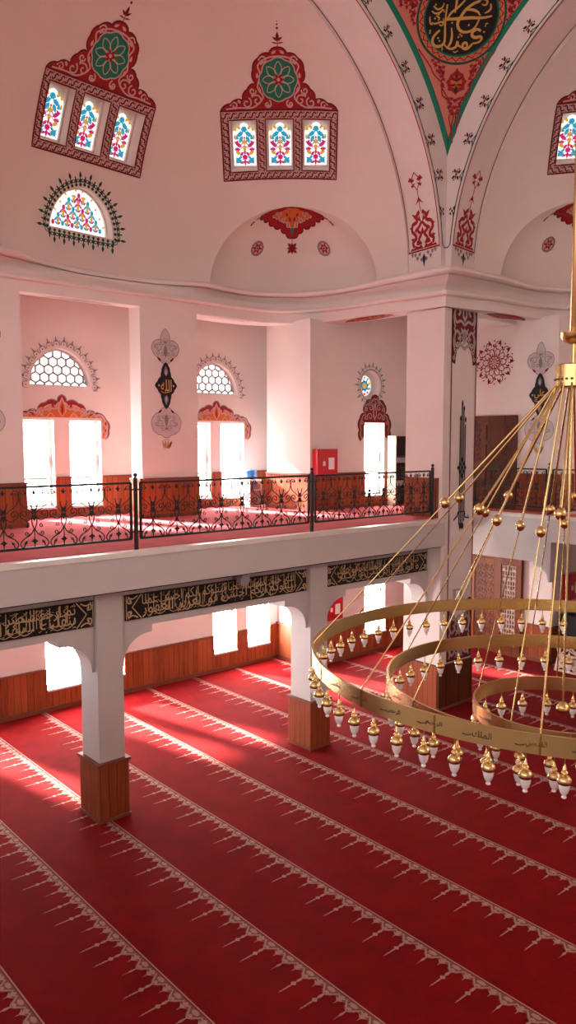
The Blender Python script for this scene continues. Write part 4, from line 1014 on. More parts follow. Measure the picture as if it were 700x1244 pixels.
def arabesque(d, y0, sg, H, legs):
    Y = lambda y: y0 + sg * y
    out = [(-.38, Y(0)), (.38, Y(0)), (.38, Y(-legs)), (.29, Y(-legs - .03)), (.275, Y(-legs + .10)), (.24, Y(-legs + .24)), (.17, Y(-legs + .30)), (.15, Y(-H + .0)), (.07, Y(-H + .06)), (0, Y(-H + .18)), (-.07, Y(-H + .06)), (-.15, Y(-H + .0)), (-.17, Y(-legs + .30)), (-.24, Y(-legs + .24)), (-.275, Y(-legs + .10)), (-.29, Y(-legs - .03)), (-.38, Y(-legs))]
    d.fill(out, DRED, 0)
    n = max(1, round(H / .45))
    for i in range(n):
        c = -.25 - i * .46
        for sx in (1, -1):
            d.stroke([(sx * x, Y(y + c)) for x, y in [(0, -.2), (.12, -.12), (.27, -.15), (.32, .02), (.24, .14), (.14, .06), (.2, -.02)]], .06, GGREEN, 1, False, 4)
            d.stroke([(sx * x, Y(y + c)) for x, y in [(0, -.2), (.12, -.12), (.27, -.15), (.32, .02), (.24, .14), (.14, .06), (.2, -.02)]], .022, PINKL, 2, False, 4)
            d.stroke([(sx * x, Y(y + c)) for x, y in [(.33, .2), (.3, .1), (.35, -.05), (.3, -.25)]], .035, GREYL, 1, False, 4); d.leaf(sx * .12, Y(c + .08), sg * (PI / 2 + .7 * sx), .14, .06, GREYL, 2)
        d.leaf(0, Y(c - .14), sg * PI / 2, .36, .17, GREYL, 2); d.leaf(0, Y(c - .06), sg * PI / 2, .2, .08, DGREEN if i == 0 else GREYP, 3)
        d.stroke([(-.12, Y(c + .2)), (0, Y(c + .1)), (.12, Y(c + .2))], .03, GREYL, 2, False, 3)
    for sx in (1, -1):
        for i, (x, y) in enumerate(((.12, -H + .10), (.22, -H - .02), (.29, -H - .15), (.325, -H - .29))): d.disc(sx * x, Y(y), .042, GREYL, 2, 8); d.disc(sx * x, Y(y), .018, DRED, 3, 6)
        d.stroke([(sx * x, Y(y)) for x, y in [(.05, -H + .13), (.14, -H + .04), (.22, -legs + .28), (.29, -legs + .18), (.33, -legs + .04)]], .024, GREYL, 2, False, 4)
    d.stroke(out, .018, INK, 1, True)
arabesque(d, 2.72, 1, .80, 1.18)
arabesque(d, -4.42, -1, .86, 1.22)
# slender angular black script
for x, y0, y1 in ((-.075, -1.66, .40), (-.025, -1.74, .72), (.03, -1.74, .62), (.085, -1.6, .34)): d.stroke([(x, y0), (x, y1)], .034, INK, 1)
for x, y in ((-.025, .72), (.085, .40), (-.075, .42), (.03, .62)): d.leaf(x, y - .03, PI / 2, .14, .06, INK, 2)
for i in range(-2, 4):
    for j in range(-2, 3):
        if abs(i) + abs(j) <= 3 and (i + j) % 2 == 0: d.fill(xf([(-.045, 0), (0, -.06), (.045, 0), (0, .06)], i * .055 - .015, -.52 + j * .08), INK if (i + j) % 4 else DGREEN, 2)
d.stroke([(-.25, -1.56), (-.14, -1.48), (-.1, -1.4)], .035, INK, 2); d.stroke([(.1, -1.4), (.12, -1.52), (.26, -1.54), (.20, -1.48)], .035, INK, 2); d.stroke([(-.1, -1.4), (.11, -1.4)], .02, INK, 2)
for x in (-.05, .0, .055): d.leaf(x, -1.62, -PI / 2, .16, .05, INK, 2)
d.build('painted_panel', e, label='grey painted face with red borders, dark red arabesques and black upright script')

# ================================================================== CALLIGRAPHY PANELS
def panel(x0, x1, lines, lab, seed):
    z0, z1, y = -2.545, -2.175, YS0
    e = empty('calligraphy_panel', ((x0 + x1) / 2, y, z0), lab, 'calligraphy panel', 'calligraphy panels on the gallery beam')
    b = MB(); b.box(x0, x1, y - .025, y - .001, z0, z1, BLACK); b.build('board', e)
    f = plane_map(((x0 + x1) / 2, y - .025, (z0 + z1) / 2), (1, 0, 0)); W = (x1 - x0) / 2; r = random.Random(seed)
    d = Deco(f, .003, .0015)
    for sx in (1, -1):                                          # pointed end pieces with corner scrolls
        d = Deco(f, .003, .0015)
        d.stroke([(sx * (W - .26), .175), (sx * (W - .11), .0), (sx * (W - .26), -.175)], .018, CREAMG, 1); d.stroke([(sx * (W - .015), -.17), (sx * (W - .015), .17)], .012, CREAMG, 1)
        for sy in (1, -1):
            d.stroke([(sx * x, sy * y_) for x, y_ in [(W - .2, .16), (W - .12, .12), (W - .05, .14), (W - .04, .07), (W - .09, .06)]], .02, CREAMG, 1, False, 3); d.leaf(sx * (W - .10), sy * .05, sy * 1.2 if sx > 0 else PI - sy * 1.2, .09, .035, CREAMG, 1); d.disc(sx * (W - .05), sy * .155, .012, CREAMG, 1, 6)
        d.build('end_ornament', e)
    d = Deco(f, .003, .0015); U0, U1 = -W + .27, W - .27
    n = len(lines)
    for k, (t, a, c, v0, v1) in enumerate(lines): write(d, t, U0 + (U1 - U0) * a, U0 + (U1 - U0) * c, v0, v1, CREAMG, 1 + k % 2, .0)
    L = U1 - U0
    for i in range(int(L / .028)):                               # vowel marks and small filling strokes
        x = U0 + .028 * (i + r.random()); y_ = r.choice([-.14, -.10, .06, .10, .14, .15])
        if r.random() < .5: d.stroke([(x - .02, y_ - .008), (x + .02, y_ + .012)], .009, CREAMG, 3)
        else: d.disc(x, y_, .008, CREAMG, 3, 5)
    x = U0 + .1
    while x < U1 - .05:                                         # tall uprights and sweeping bowls
        d.stroke([(x, -.09), (x + .006, .165)], .011, CREAMG, 3)
        if r.random() < .45: d.stroke([(x + .1, -.04), (x + .07, -.12), (x - .03, -.155), (x - .11, -.10), (x - .12, -.04)], .011, CREAMG, 3, False, 3)
        if r.random() < .4: d.stroke([(x + .02, .15), (x - .05, .09), (x - .02, .05), (x - .13, .02), (x - .18, .06)], .010, CREAMG, 3, False, 3)
        x += r.uniform(.07, .15)
    d.build('gold_lettering', e)
panel(1.62, 4.985, [('ثم ارجع البصر كرتين', .5, 1, -.06, .172), ('ينقلب اليك البصر', 0, .5, -.06, .172), ('ينقلب اليك البصر', .48, 1, -.172, .06), ('خاسئا وهو حسير', 0, .5, -.172, .06)], 'black and gold calligraphy panel left of the nearest column, cut by the photo edge', 1)
panel(5.475, 8.975, [('الذي خلق الموت والحياة', .5, 1, -.06, .172), ('ليبلوكم ايكم احسن عملا', .0, .5, -.06, .172), ('ليبلوكم ايكم احسن', .48, 1, -.172, .06), ('وهو العزيز الغفور', 0, .5, -.172, .06)], 'black and gold calligraphy panel between the two white columns', 2)
panel(9.44, 12.20, [('تبارك الذي بيده', .5, 1, -.06, .172), ('الملك وهو على', 0, .5, -.06, .172), ('وهو على كل', .48, 1, -.172, .06), ('شيء قدير', 0, .5, -.172, .06)], 'black and gold calligraphy panel beside the corner pillar, behind the brass wires', 3)

# ================================================================== CARPETS
cb = MB(); cb.box(-7, 17.0, -6, 13.5, ZF - .012, ZF, CARPET); cb.box(-7, 12.45, 13.5, YO, ZF - .012, ZF, CARPET)
ZC = ZF + .002
def flat(P, m, dz=0.0):
    cb.add([(x, y, ZC + dz) for x, y in P], [tuple(range(len(P)))], m)
def ribbon(P, w, m, dz):
    L, R = offs(P, w); n = len(P); cb.add([(x, y, ZC + dz) for x, y in L + R], [(i, i + 1, n + i + 1, n + i) for i in range(n - 1)], m)
PIT = .306
for k in range(-1, 13):
    s = 3.964 + 1.1906 * (k - 1)
    y0, y1 = (-.5 if k > 1 else 4.0), (YO - .04 if s < 12.4 else 13.44)
    if s > 16.9: continue
    flat([(s - .016, y0), (s, y0), (s, y1), (s - .016, y1)], LACE)
    flat([(s - .098, y0), (s - .026, y0), (s - .026, y1), (s - .098, y1)], LACED)
    i0 = int((y0 - 6.75) / PIT) + 1; i1 = int((y1 - 6.75) / PIT)
    for i in range(i0, i1):
        c = 6.75 + PIT * i
        far = c > 11.5 or s > 11
        flat([(s - .06 + .03 * cos(a), c + .055 * sin(a)) for a in [PI / 3 * q for q in range(6)]], LACE, .001)
        flat([(s - .06 + .026 * cos(a), c + PIT / 2 + .035 * sin(a)) for a in [PI / 2 * q for q in range(4)]], LACE, .001)
        ribbon([(s - .098, c - PIT / 2), (s - .05, c - .1), (s - .11, c - .05), (s - .165, c), (s - .11, c + .05), (s - .05, c + .1), (s - .098, c + PIT / 2)], .020, LACE, .001)
        flat([(s - .095, c - .075), (s - .135, c - .06), (s - .172, c), (s - .135, c + .06), (s - .095, c + .075)], LACED, .0005)
        flat([(s - .12 + .022 * cos(a), c + .028 * sin(a)) for a in [PI / 3 * q for q in range(6)]], LACE, .0015)
        flat([(s - .095, c + PIT / 2 - .05), (s - .14, c + PIT / 2), (s - .095, c + PIT / 2 + .05)], LACE, .001)
        flat([(s - .14, c + PIT / 2 - .006), (s - .185, c + PIT / 2), (s - .14, c + PIT / 2 + .006)], LACE, .001)
        if i % 3:                                            # long drop
            flat([(s - .17, c - .012), (s - .215, c - .018), (s - .245, c - .008), (s - .245, c + .008), (s - .215, c + .018), (s - .17, c + .012)], LACE, .001)
            flat([(s - .245, c), (s - .285, c - .033), (s - .325, c), (s - .285, c + .033)], LACE, .001)
            flat([(s - .325, c - .010), (s - .49, c - .002), (s - .49, c + .002), (s - .325, c + .010)], LACE, .001)
            for q in (.37, .41, .45): flat([(s - q, c - .012), (s - q - .012, c), (s - q, c + .012), (s - q + .012, c)], LACE, .0015)
        else:                                                # short drop
            flat([(s - .17, c - .006), (s - .225, c - .014), (s - .26, c - .004), (s - .345, c), (s - .26, c + .004), (s - .225, c + .014), (s - .17, c + .006)], LACE, .001)
o = cb.build('prayer_carpet'); tag(o, 'deep red wall-to-wall prayer carpet with beige lace row borders', 'carpet', kind='thing')
b = MB(); b.box(-6, 12.24, 9.66, YO - .07, ZG, ZG + .012, CARPET_LIT); b.box(12.24, 14.9, 10.60, 12.40, ZG, ZG + .012, CARPET_LIT)
tag(b.build('gallery_carpet'), 'red carpet, lightened for window light, covering the left gallery floor behind its railing', 'carpet')
b = MB(); b.box(14.50, XR - .07, -4, 10.5, ZG, ZG + .012, CARPET_LIT); tag(b.build('gallery_carpet'), 'strip of red carpet on the right gallery in front of the dark door', 'carpet')

# ================================================================== WROUGHT IRON RAILINGS
def scroll_unit(mb, f3, cx, cz, sc=1.0):
    def bar(P, w=.011, k=4): mb.bar(smooth_pts([(cx + x * sc, cz + y) for x, y in P], k), w, f3, .012, BLACKM)
    def lump(P): mb.prism([(cx + x * sc, cz + y) for x, y in P], lambda u, v, k: f3(u, v, -.009 + .018 * k), BLACKM)
    for sx in (1, -1):
        X = lambda P: [(sx * x, y) for x, y in P]
        bar(X([(.005, -.145), (.05, -.215), (.145, -.27), (.185, -.33), (.165, -.372), (.135, -.362), (.14, -.335)]), .012)
        bar(X([(.005, -.145), (.03, -.08), (.032, -.02), (.02, .06), (.05, .19)]), .011)
        bar(X([(.028, .0), (.08, -.035), (.14, -.02)]), .010)
        bar([(sx * x, y) for x, y in spiral(.135, .045, .062, -PI / 2, 1.3)], .010, 2)
        bar(X([(.02, .05), (.09, .11), (.17, .17), (.195, .25), (.19, .33)]), .009)
        bar([(sx * x, y) for x, y in spiral(.15, .315, .042, 0, 1.2)], .009, 2)
        bar([(sx * x, y) for x, y in spiral(.10, -.20, .034, PI, 1.2)], .009, 2)
        bar([(sx * x, y) for x, y in spiral(.095, -.105, .028, PI / 2, 1.1)], .008, 2)
        lump(xf([(0, .035), (.016, .0), (0, -.03), (-.016, 0)], sx * .118, -.318, 1, .6 * sx)); lump(xf([(0, .022), (.012, .0), (0, -.02), (-.012, 0)], sx * .115, .31, 1, -.6 * sx))
        lump(X([(.005, -.30), (.035, -.292), (.04, -.31), (.012, -.316)])); lump(X([(.004, .325), (.028, .33), (.03, .315), (.01, .312)]))
    bar([(0, -.385), (0, -.14)], .009, 1); lump([(-.03, 0), (0, -.042), (.03, 0), (0, .042)]); lump([(-.022, -.285), (0, -.268), (.022, -.285), (.012, -.325), (0, -.355), (-.012, -.325)])
    lump([(-.016, .30), (0, .285), (.016, .30), (.01, .335), (0, .36), (-.01, .335)]); lump([(-.014, .055), (.014, .055), (.02, .12), (0, .1), (-.02, .12)])
def railing(name, lab, posts, P3, U, n_units):
    """posts: positions along the run; P3(s, d, z): run coordinate to the world."""
    e = empty(name, P3(posts[0], 0, ZG), lab, 'railing')
    for s in posts:
        b = MB()
        b.prism([(s - .022, -.022), (s + .022, -.022), (s + .022, .022), (s - .022, .022)], lambda u, v, k: P3(u, v, ZG + .992 * k), BLACKM)
        c = P3(s, 0, ZG); b.lathe([(.001, .988), (.022, .992), (.026, 1.0), (.018, 1.008), (.012, 1.015), (.027, 1.028), (.033, 1.045), (.027, 1.063), (.001, 1.072)], c, BLACKM, 10)
        b.build('post', e)
    for a, c, n in zip(posts, posts[1:], n_units):
        x0, x1 = min(a, c) + .075, max(a, c) - .075; z0, z1 = -1.345, -.565
        fr = MB(); f = lambda u, v, h=0: P3(u, h, v)
        for q0, q1 in (((x0, z0), (x1, z0)), ((x0, z1), (x1, z1)), ((x0, z0), (x0, z1)), ((x1, z0), (x1, z1))): fr.bar([q0, q1], .03, f, .028, BLACKM)
        for z in (-.66, -1.25):
            fr.bar([(min(a, c), z), (x0, z)], .018, f, .018, BLACKM); fr.bar([(x1, z), (max(a, c), z)], .018, f, .018, BLACKM)
        p = fr.build('panel_frame', e)
        w = (x1 - x0) / n
        for i in range(n):
            b = MB(); scroll_unit(b, f, x0 + w * (i + .5), (z0 + z1) / 2, w / .40); b.build('scrollwork', p)
railing('gallery_railing', 'black wrought iron scroll railing along the left gallery edge', [2.22, 5.55, 8.89, 12.06], lambda s, d, z: Vector((s, 9.62 + d, z)), 0, [8, 8, 8])
railing('gallery_railing', 'black wrought iron scroll railing in front of the dark upstairs door', [10.42, 8.53, 5.6], lambda s, d, z: Vector((14.44 + d, s, z)), 0, [4, 7])

# ================================================================== CHANDELIER
CX, CY = 7.52, 4.21
ch = empty('chandelier', (CX, CY, -2.85), 'huge three-ring brass chandelier with many small white glass lamps', 'chandelier')
RINGS = [(2.65, -2.17, 60, 10, 26), (1.85, -2.48, 40, 6, 42), (.92, -2.75, 20, 5, 34)]
CAMF, CAMR = Vector((.65334, .75181, -.08907)), Vector((.75475, -.65602, -.00101))
b = MB(); b.lathe([(.001, 4.4 - .0), (.048, 4.4), (.048, 1.12 - .0), (.04, 1.11), (.001, 1.11)], (CX, CY, 0), BRASS, 14); b.build('rod', ch, smooth=40)
b = MB(); b.lathe([(.001, .985), (.05, .99), (.10, 1.015), (.135, 1.06), (.142, 1.10), (.13, 1.10), (.05, 1.105), (.001, 1.105)], (CX, CY, 0), BRASS, 20); b.lathe([(.02, 1.1), (.035, 1.13), (.02, 1.2)], (CX, CY, 0), BLACKM, 8); b.build('cup', ch, smooth=40)
b = MB(); b.lathe([(.022, 1.0), (.022, .79), (.16, .785), (.172, .775), (.172, .56), (.16, .55), (.001, .55)], (CX, CY, 0), BRASS, 28)
for k in range(21):
    a = 2 * PI * k / 21; q = (CX + .172 * cos(a), CY + .172 * sin(a)); b.lathe([(.001, -.012), (.014, -.008), (.014, .008), (.001, .012)], (q[0], q[1], .63), ETCH, 6)
b.build('hub', ch, smooth=40)
NAMES = ['الرحمن', 'الرحيم', 'الملك', 'القدوس', 'السلام', 'المؤمن'.replace('ؤ', 'و'), 'المهيمن', 'العزيز', 'الجبار', 'المتكبر', 'الخالق', 'البارئ', 'المصور', 'الغفار', 'القهار', 'الوهاب', 'الرزاق', 'الفتاح', 'العليم', 'القابض']
lampn = [0]
def lamp(parent, x, y, z):
    """hanging lamp: chain, turned brass cap and opal urn; z is the ring's underside"""
    b = MB(); z0 = z - .045
    b.tube([(x, y, z + .005), (x, y, z0)], .005, BRASSD, 6)
    b.lathe([(.001, .003), (.005, -.004), (.011, -.024), (.017, -.040), (.008, -.048), (.020, -.056), (.026, -.068), (.020, -.080), (.013, -.086), (.031, -.092), (.047, -.104), (.054, -.122), (.054, -.140), (.047, -.152), (.030, -.153), (.001, -.150)], (x, y, z0), BRASS, 12)
    o = b.build('lamp', parent, smooth=50)
    b = MB(); b.lathe([(.040, -.152), (.042, -.165), (.039, -.19), (.030, -.218), (.017, -.237), (.011, -.241), (.018, -.248), (.020, -.257), (.013, -.264), (.001, -.266)], (x, y, z0), OPAL, 12)
    b.build('glass_shade', o, smooth=60)
for R, zt, nl, nr, a0 in RINGS:
    hb = .155; b = MB(); n = 96; P = [(R + .012, zt), (R + .012, zt - hb), (R - .012, zt - hb), (R - .012, zt)]
    b.lathe([(r, z) for r, z in P] + [P[0]], (CX, CY, 0), BRASS, n)
    for k in range(nr * 2):
        a = math.radians(a0 + 180 / nr * k); 
        b.prism([(R + .011, zt - hb + .004), (R + .016, zt - hb + .004), (R + .016, zt - .004), (R + .011, zt - .004)], lambda u, v, h, a=a: (CX + u * cos(a + (h - .5) * .006), CY + u * sin(a + (h - .5) * .006), v), BRASSD)
    ro = b.build('ring', ch, smooth=30)
    m = max(6, int(R * 2 * PI / .40)); zc = zt - hb / 2
    for k in range(m):
        a = 2 * PI * k / m + .06
        if not (PI * .60 < (a % (2 * PI)) < PI * 1.35): continue
        u = a * R; d = Deco(lambda u, v, h=0: Vector((CX + (R + .013 + h) * cos(u / R), CY + (R + .013 + h) * sin(u / R), v)), .002, .001); write(d, NAMES[k % len(NAMES)], u - .075, u + .075, zc - .026, zc + .028, ETCH, 1)
        d.stroke([(u - .08, zc - .014), (u - .12, zc - .024), (u - .155, zc - .019)], .007, ETCH, 1); d.build('engraved_name', ro, label='dark engraved script')
    for k in range(nr):                                            # stay rods with a bead part-way
        a = math.radians(a0 + 360 / nr * k); dx, dy = cos(a), sin(a)
        A = Vector((CX + .165 * dx, CY + .165 * dy, .585)); B = Vector((CX + R * dx, CY + R * dy, zt)); t = .445
        b = MB(); M_ = A.lerp(B, t); b.tube([A, M_], .012, BRASS, 8); b.tube([M_, B], .0075, BRASS, 8); b.lathe([(.004, -.06), (.03, -.048), (.05, -.02), (.054, 0), (.05, .02), (.03, .048), (.004, .06)], M_, BRASS, 12)
        b.build('stay', ch, smooth=50)
    for k in range(nl):
        a = math.radians({60: 203.8, 40: 198.6, 20: 40.5}[nl] + 360 / nl * k); q = Vector((CX + R * cos(a), CY + R * sin(a), zt - hb))
        if 350 + 954 * q.dot(CAMR) / q.dot(CAMF) > 900: continue
        lamp(ro if False else ch, q.x, q.y, q.z)
b = MB(); b.tube([(CX, CY, .56), (CX, CY, -2.76)], .012, BRASS, 8); b.lathe([(.004, -.075), (.035, -.065), (.066, -.03), (.072, 0), (.066, .03), (.035, .065), (.004, .075)], (CX, CY, -2.82), BRASS, 14); b.build('centre_rod', ch, smooth=50)

# ================================================================== DOORS
def door_panel(name, kind, f, W, H, leafs, lab):
    pass
e = empty('door_1', (XR - .02, 10.28, ZG)); e['kind'] = 'structure'; e['label'] = 'dark carved wooden door upstairs on the right gallery'
f = plane_map((XR, 10.72, ZG), (0, -1, 0))
def slab(b, f, u0, u1, v0, v1, h0, h1, m): b.prism([(u0, v0), (u1, v0), (u1, v1), (u0, v1)], lambda u, v, k: f(u, v, h0 + (h1 - h0) * k), m)
b = MB(); slab(b, f, -.5, 1.08, 0, 2.06, .0, .03, DOORW); b.build('door_leaf', e)
b = MB()
for u0, u1, v0, v1 in ((-.5, 1.08, 1.98, 2.07), (.98, 1.09, 0, 1.98), (.20, .30, 0, 1.98), (.3, .98, .42, .52), (.3, .98, 1.44, 1.52), (.3, .98, 1.86, 1.98), (-.5, .2, .9, 1.0)): slab(b, f, u0, u1, v0, v1, .03, .055, DOORW)
for u0, u1, v0, v1 in ((.44, .84, 1.57, 1.81), (.44, .84, .1, .36)): slab(b, f, u0, u1, v0, v1, .03, .045, DOORW)
b.build('door_frame', e)
def carving(parent, f, u0, u1, v0, v1, m, h, rows, cols, lab=None):
    d = Deco(f, h, .002); w, hh = (u1 - u0) / cols, (v1 - v0) / rows; mb = d.mb
    for i in range(cols):
        for j in range(rows):
            cx, cy = u0 + w * (i + .5), v0 + hh * (j + .5)
            for k in range(4):
                a = PI / 4 + PI / 2 * k; P = [(cx + w * .46 * cos(a) * r_, cy + hh * .46 * sin(a) * r_) for r_ in (.15, 1)]
                mb.bar(smooth_pts([(cx, cy), (cx + w * .4 * cos(a + .5), cy + hh * .4 * sin(a + .5)), (cx + w * .48 * cos(a), cy + hh * .48 * sin(a))], 3), min(w, hh) * .16, lambda x, y, q: f(x, y, h + .008 + q), .016, m)
            mb.prism([(cx + w * .16 * cos(PI / 3 * k), cy + hh * .16 * sin(PI / 3 * k)) for k in range(6)], lambda x, y, k: f(x, y, h + .018 * k), m)
    return d.build('carving', parent, lab)
carving(e, f, .34, .94, .56, 1.4, DOORW, .03, 5, 3); carving(e, f, -.45, .15, .1, .85, DOORW, .03, 4, 3); carving(e, f, -.45, .15, 1.05, 1.9, DOORW, .03, 4, 3)
b = MB(); q = f(.31, 1.02, .085); b.lathe([(.001, -.03), (.025, -.02), (.03, 0), (.025, .02), (.001, .03)], q, BRASSD, 10); b.build('door_handle', e)
# ground floor double door: carved leaf and an open lattice leaf
e = empty('door_2', (16.97, 11.4, ZF)); e['kind'] = 'structure'; e['label'] = 'carved wooden double door below, one leaf an open lattice'
f = plane_map((17.0, 12.25, ZF), (0, -1, 0))
b = MB(); slab(b, f, -.4, .82, 0, 2.42, .0, .05, LEAFW); slab(b, f, -.4, .88, 2.42, 2.52, 0, .09, LEAFW); slab(b, f, .76, .88, 0, 2.42, .0, .09, LEAFW); slab(b, f, .1, .18, .05, 2.4, .05, .08, LEAFW); slab(b, f, .18, .76, 2.28, 2.4, .05, .08, LEAFW); slab(b, f, .18, .76, .05, .2, .05, .08, LEAFW); b.build('door_leaf', e)
carving(e, f, .2, .74, .25, 2.25, DOORW, .05, 10, 3); carving(e, f, -.38, .08, .1, 2.3, DOORW, .05, 10, 2)
b = MB(); slab(b, f, .88, 1.0, 0, 2.5, .02, .12, CREAMP if False else LEAFW); slab(b, f, 1.44, 1.58, 0, 2.5, .02, .12, LEAFW); slab(b, f, 1.0, 1.44, 2.3, 2.5, .02, .12, LEAFW); slab(b, f, 1.0, 1.44, 0, .25, .02, .12, LEAFW); slab(b, f, .98, 1.46, .2, 2.35, .0, .02, DKWOOD)
for i in range(6): slab(b, f, 1.0 + .44 * (i + .1) / 6, 1.0 + .44 * (i + .1) / 6 + .022, .25, 2.3, .05, .085, LATW)
for j in range(17): slab(b, f, 1.0, 1.44, .3 + j * .122, .322 + j * .122, .055, .09, LATW)
for j in range(8):
    for i in range(3): b.prism(xf([(-.045, 0), (0, -.045), (.045, 0), (0, .045)], 1.075 + .147 * i, .42 + .25 * j), lambda u, v, k: f(u, v, .06 + .035 * k), LATW)
b.build('lattice_leaf', e, label='pale lattice door leaf')

# ================================================================== SMALL THINGS
def fire_cabinet(x0, x1, z0, z1, P, lab, d=.16):
    """red hose cabinet: P(u, depth, z)"""
    e = empty('fire_cabinet', P((x0 + x1) / 2, 0, z0), lab, 'fire cabinet')
    def bx(b, u0, u1, a, c, v0, v1, m): b.prism([(u0, v0), (u1, v0), (u1, v1), (u0, v1)], lambda u, v, k: P(u, a + (c - a) * k, v), m)
    b = MB(); bx(b, x0, x1, 0.002, d, z0, z1, REDM); b.build('body', e)
    b = MB(); t = .025; bx(b, x0 + t, x1 - t, d, d + .018, z0 + t, z1 - t, REDM); dr = b.build('door', e)
    w, h = x1 - x0, z1 - z0
    b = MB(); bx(b, x0 + w * .52, x0 + w * .80, d + .018, d + .024, z0 + h * .24, z0 + h * .68, PAPER); b.build('notice', dr, label='white notice')
    b = MB(); bx(b, x0 + w * .24, x0 + w * .34, d + .018, d + .04, z0 + h * .38, z0 + h * .55, PAPER); b.build('handle', dr, label='white handle')
fire_cabinet(11.52, 12.12, -.735, -.16, lambda u, a, z: Vector((u, YB - a, z)), 'red fire hose cabinet upstairs on the wall left of the single window')
fire_cabinet(12.78, 13.36, -4.28, -3.72, lambda u, a, z: Vector((u, 13.5 - a, z)), 'red fire hose cabinet downstairs half hidden by the second column')
fire_cabinet(17.45, 18.05, -3.85, -3.22, lambda u, a, z: Vector((u, 9.9 - a, z)), 'narrow red fire cabinet downstairs at the right photo edge')
# bookcase beside the single gallery window
e = empty('bookcase', (14.27, 12.25, ZG), 'cream-sided dark shelf unit beside the single gallery window', 'bookcase')
bx0, bx1, by0, by1, bz1 = 13.84, 14.7, 12.12, 12.37, .13
for q in (bx0, bx1 - .03):
    b = MB(); b.box(q, q + .03, by0, by1, ZG + .016, bz1, CREAMP); b.build('side_panel', e, label='cream side panel')
b = MB(); b.box(bx0 + .03, bx1 - .03, by1 - .02, by1, ZG + .016, bz1, DKWOOD); b.build('back_panel', e)
for z in (ZG + .05, -1.15, -.88, -.62, -.36, -.10, bz1 - .03):
    b = MB(); b.box(bx0 + .03, bx1 - .03, by0 + .005, by1 - .02, z, z + .025, DKWOOD); b.build('shelf', e)
for z in (-1.02, -.49):
    b = MB(); b.box(bx0 + .03, bx1 - .03, by0 - .01, by0 + .005, z, z + .12, GREYPL); b.build('drawer_front', e)
# water dispenser in the second bay
e = empty('water_dispenser', (11.22, 14.2, ZG), 'white water dispenser with blue bottle beside the second bay window', 'water dispenser')
b = MB(); b.box(11.06, 11.40, 14.05, 14.40, ZG + .016, -.86, FRAMEW); b.build('body', e)
b = MB(); b.box(11.08, 11.38, 14.03, 14.05, ZG + .05, -.90, mat('dispenser_front', (.26, .12, .10), .4)); b.box(11.13, 11.33, 14.0, 14.05, -1.12, -1.08, GREYPL); b.build('front_panel', e, label='reddish front panel')
for x in (11.17, 11.29):
    b = MB(); b.tube([(x, 14.03, -.98), (x, 13.99, -.98), (x, 13.98, -1.02)], .012, BLUEP if x < 11.2 else REDM, 8); b.build('tap', e)
b = MB(); b.lathe([(.001, .20), (.10, .195), (.135, .17), (.14, .10), (.132, .085), (.14, .07), (.14, .02), (.09, 0), (.05, -.03), (.001, -.03)], (11.23, 14.22, -.83), BLUEP, 18); b.build('bottle', e, smooth=40, label='blue water bottle')
# loudspeaker on the beam, intercom on the corner pillar
e = empty('loudspeaker', (7.46, 9.8, -2.15), 'small round grey loudspeaker over the middle calligraphy panel', 'loudspeaker')
b = MB(); b.tube([(7.46, 9.858, -2.12), (7.46, 9.74, -2.13)], .03, GREYPL, 8); b.box(7.40, 7.52, 9.835, 9.858, -2.165, -2.05, GREYPL); b.build('bracket', e)
b = MB(); b.tube([(7.46, 9.76, -2.14), (7.47, 9.66, -2.155), (7.475, 9.62, -2.16)], [.07, .10, .105], GREYPL, 18); b.build('horn', e, smooth=40)
e = empty('intercom', (12.82, 9.57, -3.1), 'small grey wall box with a light screen on the corner pillar', 'wall box')
b = MB(); b.box(12.70, 12.94, 9.52, 9.565, -3.26, -2.95, GREYPL); b.build('body', e)
b = MB(); b.box(12.73, 12.85, 9.512, 9.52, -3.2, -2.98, PAPER); b.build('screen', e)
# folding book stand, dark bench by the far wall
e = empty('book_stand', (16.9, 9.2, ZF), 'folding cross-slatted pale wooden book stand at the right photo edge', 'book stand')
for sg in (1, -1):
    b = MB()
    for i in range(2):
        for j in range(3):
            u = .08 + .28 * i; z = ZF + .07 + .2 * j
    def leafp(u, v, k, sg=sg): 
        # u along the width (Y), v along the board, leaning
        return Vector((16.75 + sg * (v - .40) * .42 + .012 * k, 9.55 - u, ZF + .012 + v * .90))
    for u0, u1, v0, v1 in ((0, .05, 0, .78), (.55, .60, 0, .78), (.05, .55, .0, .05), (.05, .55, .73, .78), (.05, .55, .37, .42)): b.prism([(u0, v0), (u1, v0), (u1, v1), (u0, v1)], leafp, LATW)
    for a, c in (((.05, .05), (.55, .37)), ((.55, .05), (.05, .37)), ((.05, .42), (.55, .73)), ((.55, .42), (.05, .73)), ((.3, .05), (.55, .21)), ((.3, .05), (.05, .21)), ((.3, .37), (.55, .21)), ((.3, .37), (.05, .21))): b.bar([a, c], .04, lambda u, v, h: leafp(u, v, h / .012), .012, LATW)
    b.build('leaf', e)
e = empty('cupboard', (18.3, 9.4, ZF), 'low black cupboard against the dark wall at the right photo edge', 'cupboard')
b = MB(); b.box(17.3, 19.3, 9.28, 9.82, ZF + .006, -4.22, BLACK); b.box(17.26, 19.34, 9.24, 9.83, -4.22, -4.17, BLACK); b.build('body', e)
for i in range(3):
    x0 = 17.34 + i * .65; b = MB(); b.box(x0, x0 + .62, 9.26, 9.28, ZF + .08, -4.26, BLACK); dr = b.build('door', e)
    b = MB(); b.lathe([(.001, -.02), (.016, -.012), (.018, 0), (.016, .012), (.001, .02)], (x0 + .55, 9.25, -4.7), BRASSD, 8); b.build('knob', dr)

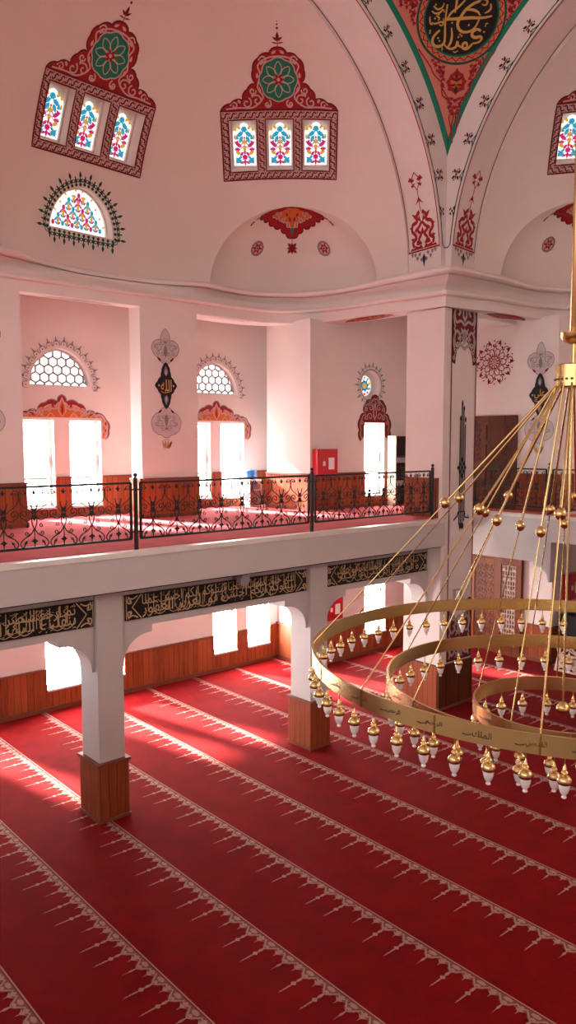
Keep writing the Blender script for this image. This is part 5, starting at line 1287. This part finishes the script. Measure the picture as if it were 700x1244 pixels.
# ------------------------------------------------------------------ gallery under the camera, plus unseen wall and roof added to block light
nb = MB(); nb.box(-9, .40, -8, 9.4, ZF - .012, ZG - .07, WHITE); nb.box(-9, .42, -8, 9.4, ZG - .07, ZG, MARBLE); nb.box(-9, .3, -7.9, 9.4, ZG, ZG + .012, CARPET_LIT)
structure(nb.build('floor_gallery_near'))
nb = MB(); nb.box(-9, 21, -8.4, -8, ZF - .3, 9.6, PLASTER); structure(nb.build('wall_near_blocker'))  # unseen wall added to darken the faces turned towards it
nb = MB(); nb.box(-9, 2.9, -8, YO, 8.5, 8.8, PLASTER); nb.box(2.9, 13.5, -8, 1.2, 8.5, 8.8, PLASTER); structure(nb.build('ceiling_near_blocker'))  # unseen flat roof added to keep sky light off the foreground floor

# ================================================================== CAMERA AND LIGHT
cam = bpy.data.cameras.new('camera'); cam.sensor_fit = 'HORIZONTAL'; cam.sensor_width = 36; cam.lens = 36 * 954.16 / 700
cam.clip_start = .05; cam.clip_end = 200
co = bpy.data.objects.new('camera', cam); COL.objects.link(co); SC.camera = co
fw, rt, up = Vector((.653340720834558, .7518062793245266, -.08906863009832425)), Vector((.7547467588097009, -.6560154832743977, -.001007854408794488)), Vector((.05918811169171735, .06656578755239233, .996024981294093))
co.matrix_world = Matrix(((rt.x, up.x, -fw.x, 0), (rt.y, up.y, -fw.y, 0), (rt.z, up.z, -fw.z, 0), (0, 0, 0, 1)))
sd = bpy.data.lights.new('sun', 'SUN'); sd.energy = 66; sd.angle = math.radians(5.0); sd.color = (1, .93, .86)
so = bpy.data.objects.new('sun', sd); COL.objects.link(so)
d = Vector((.22, -1, -.49)); so.rotation_euler = d.to_track_quat('-Z', 'Y').to_euler(); so.location = (0, 30, 12)
w = bpy.data.worlds.new('daylight'); SC.world = w; w.use_nodes = True
bg = w.node_tree.nodes['Background']; bg.inputs['Color'].default_value = (1, .96, .95, 1); bg.inputs['Strength'].default_value = 2.15
SC.view_settings.view_transform = 'Standard'; SC.view_settings.look = 'None'; SC.view_settings.gamma = 1; SC.view_settings.use_curve_mapping = False
SC.view_settings.exposure = 0.0
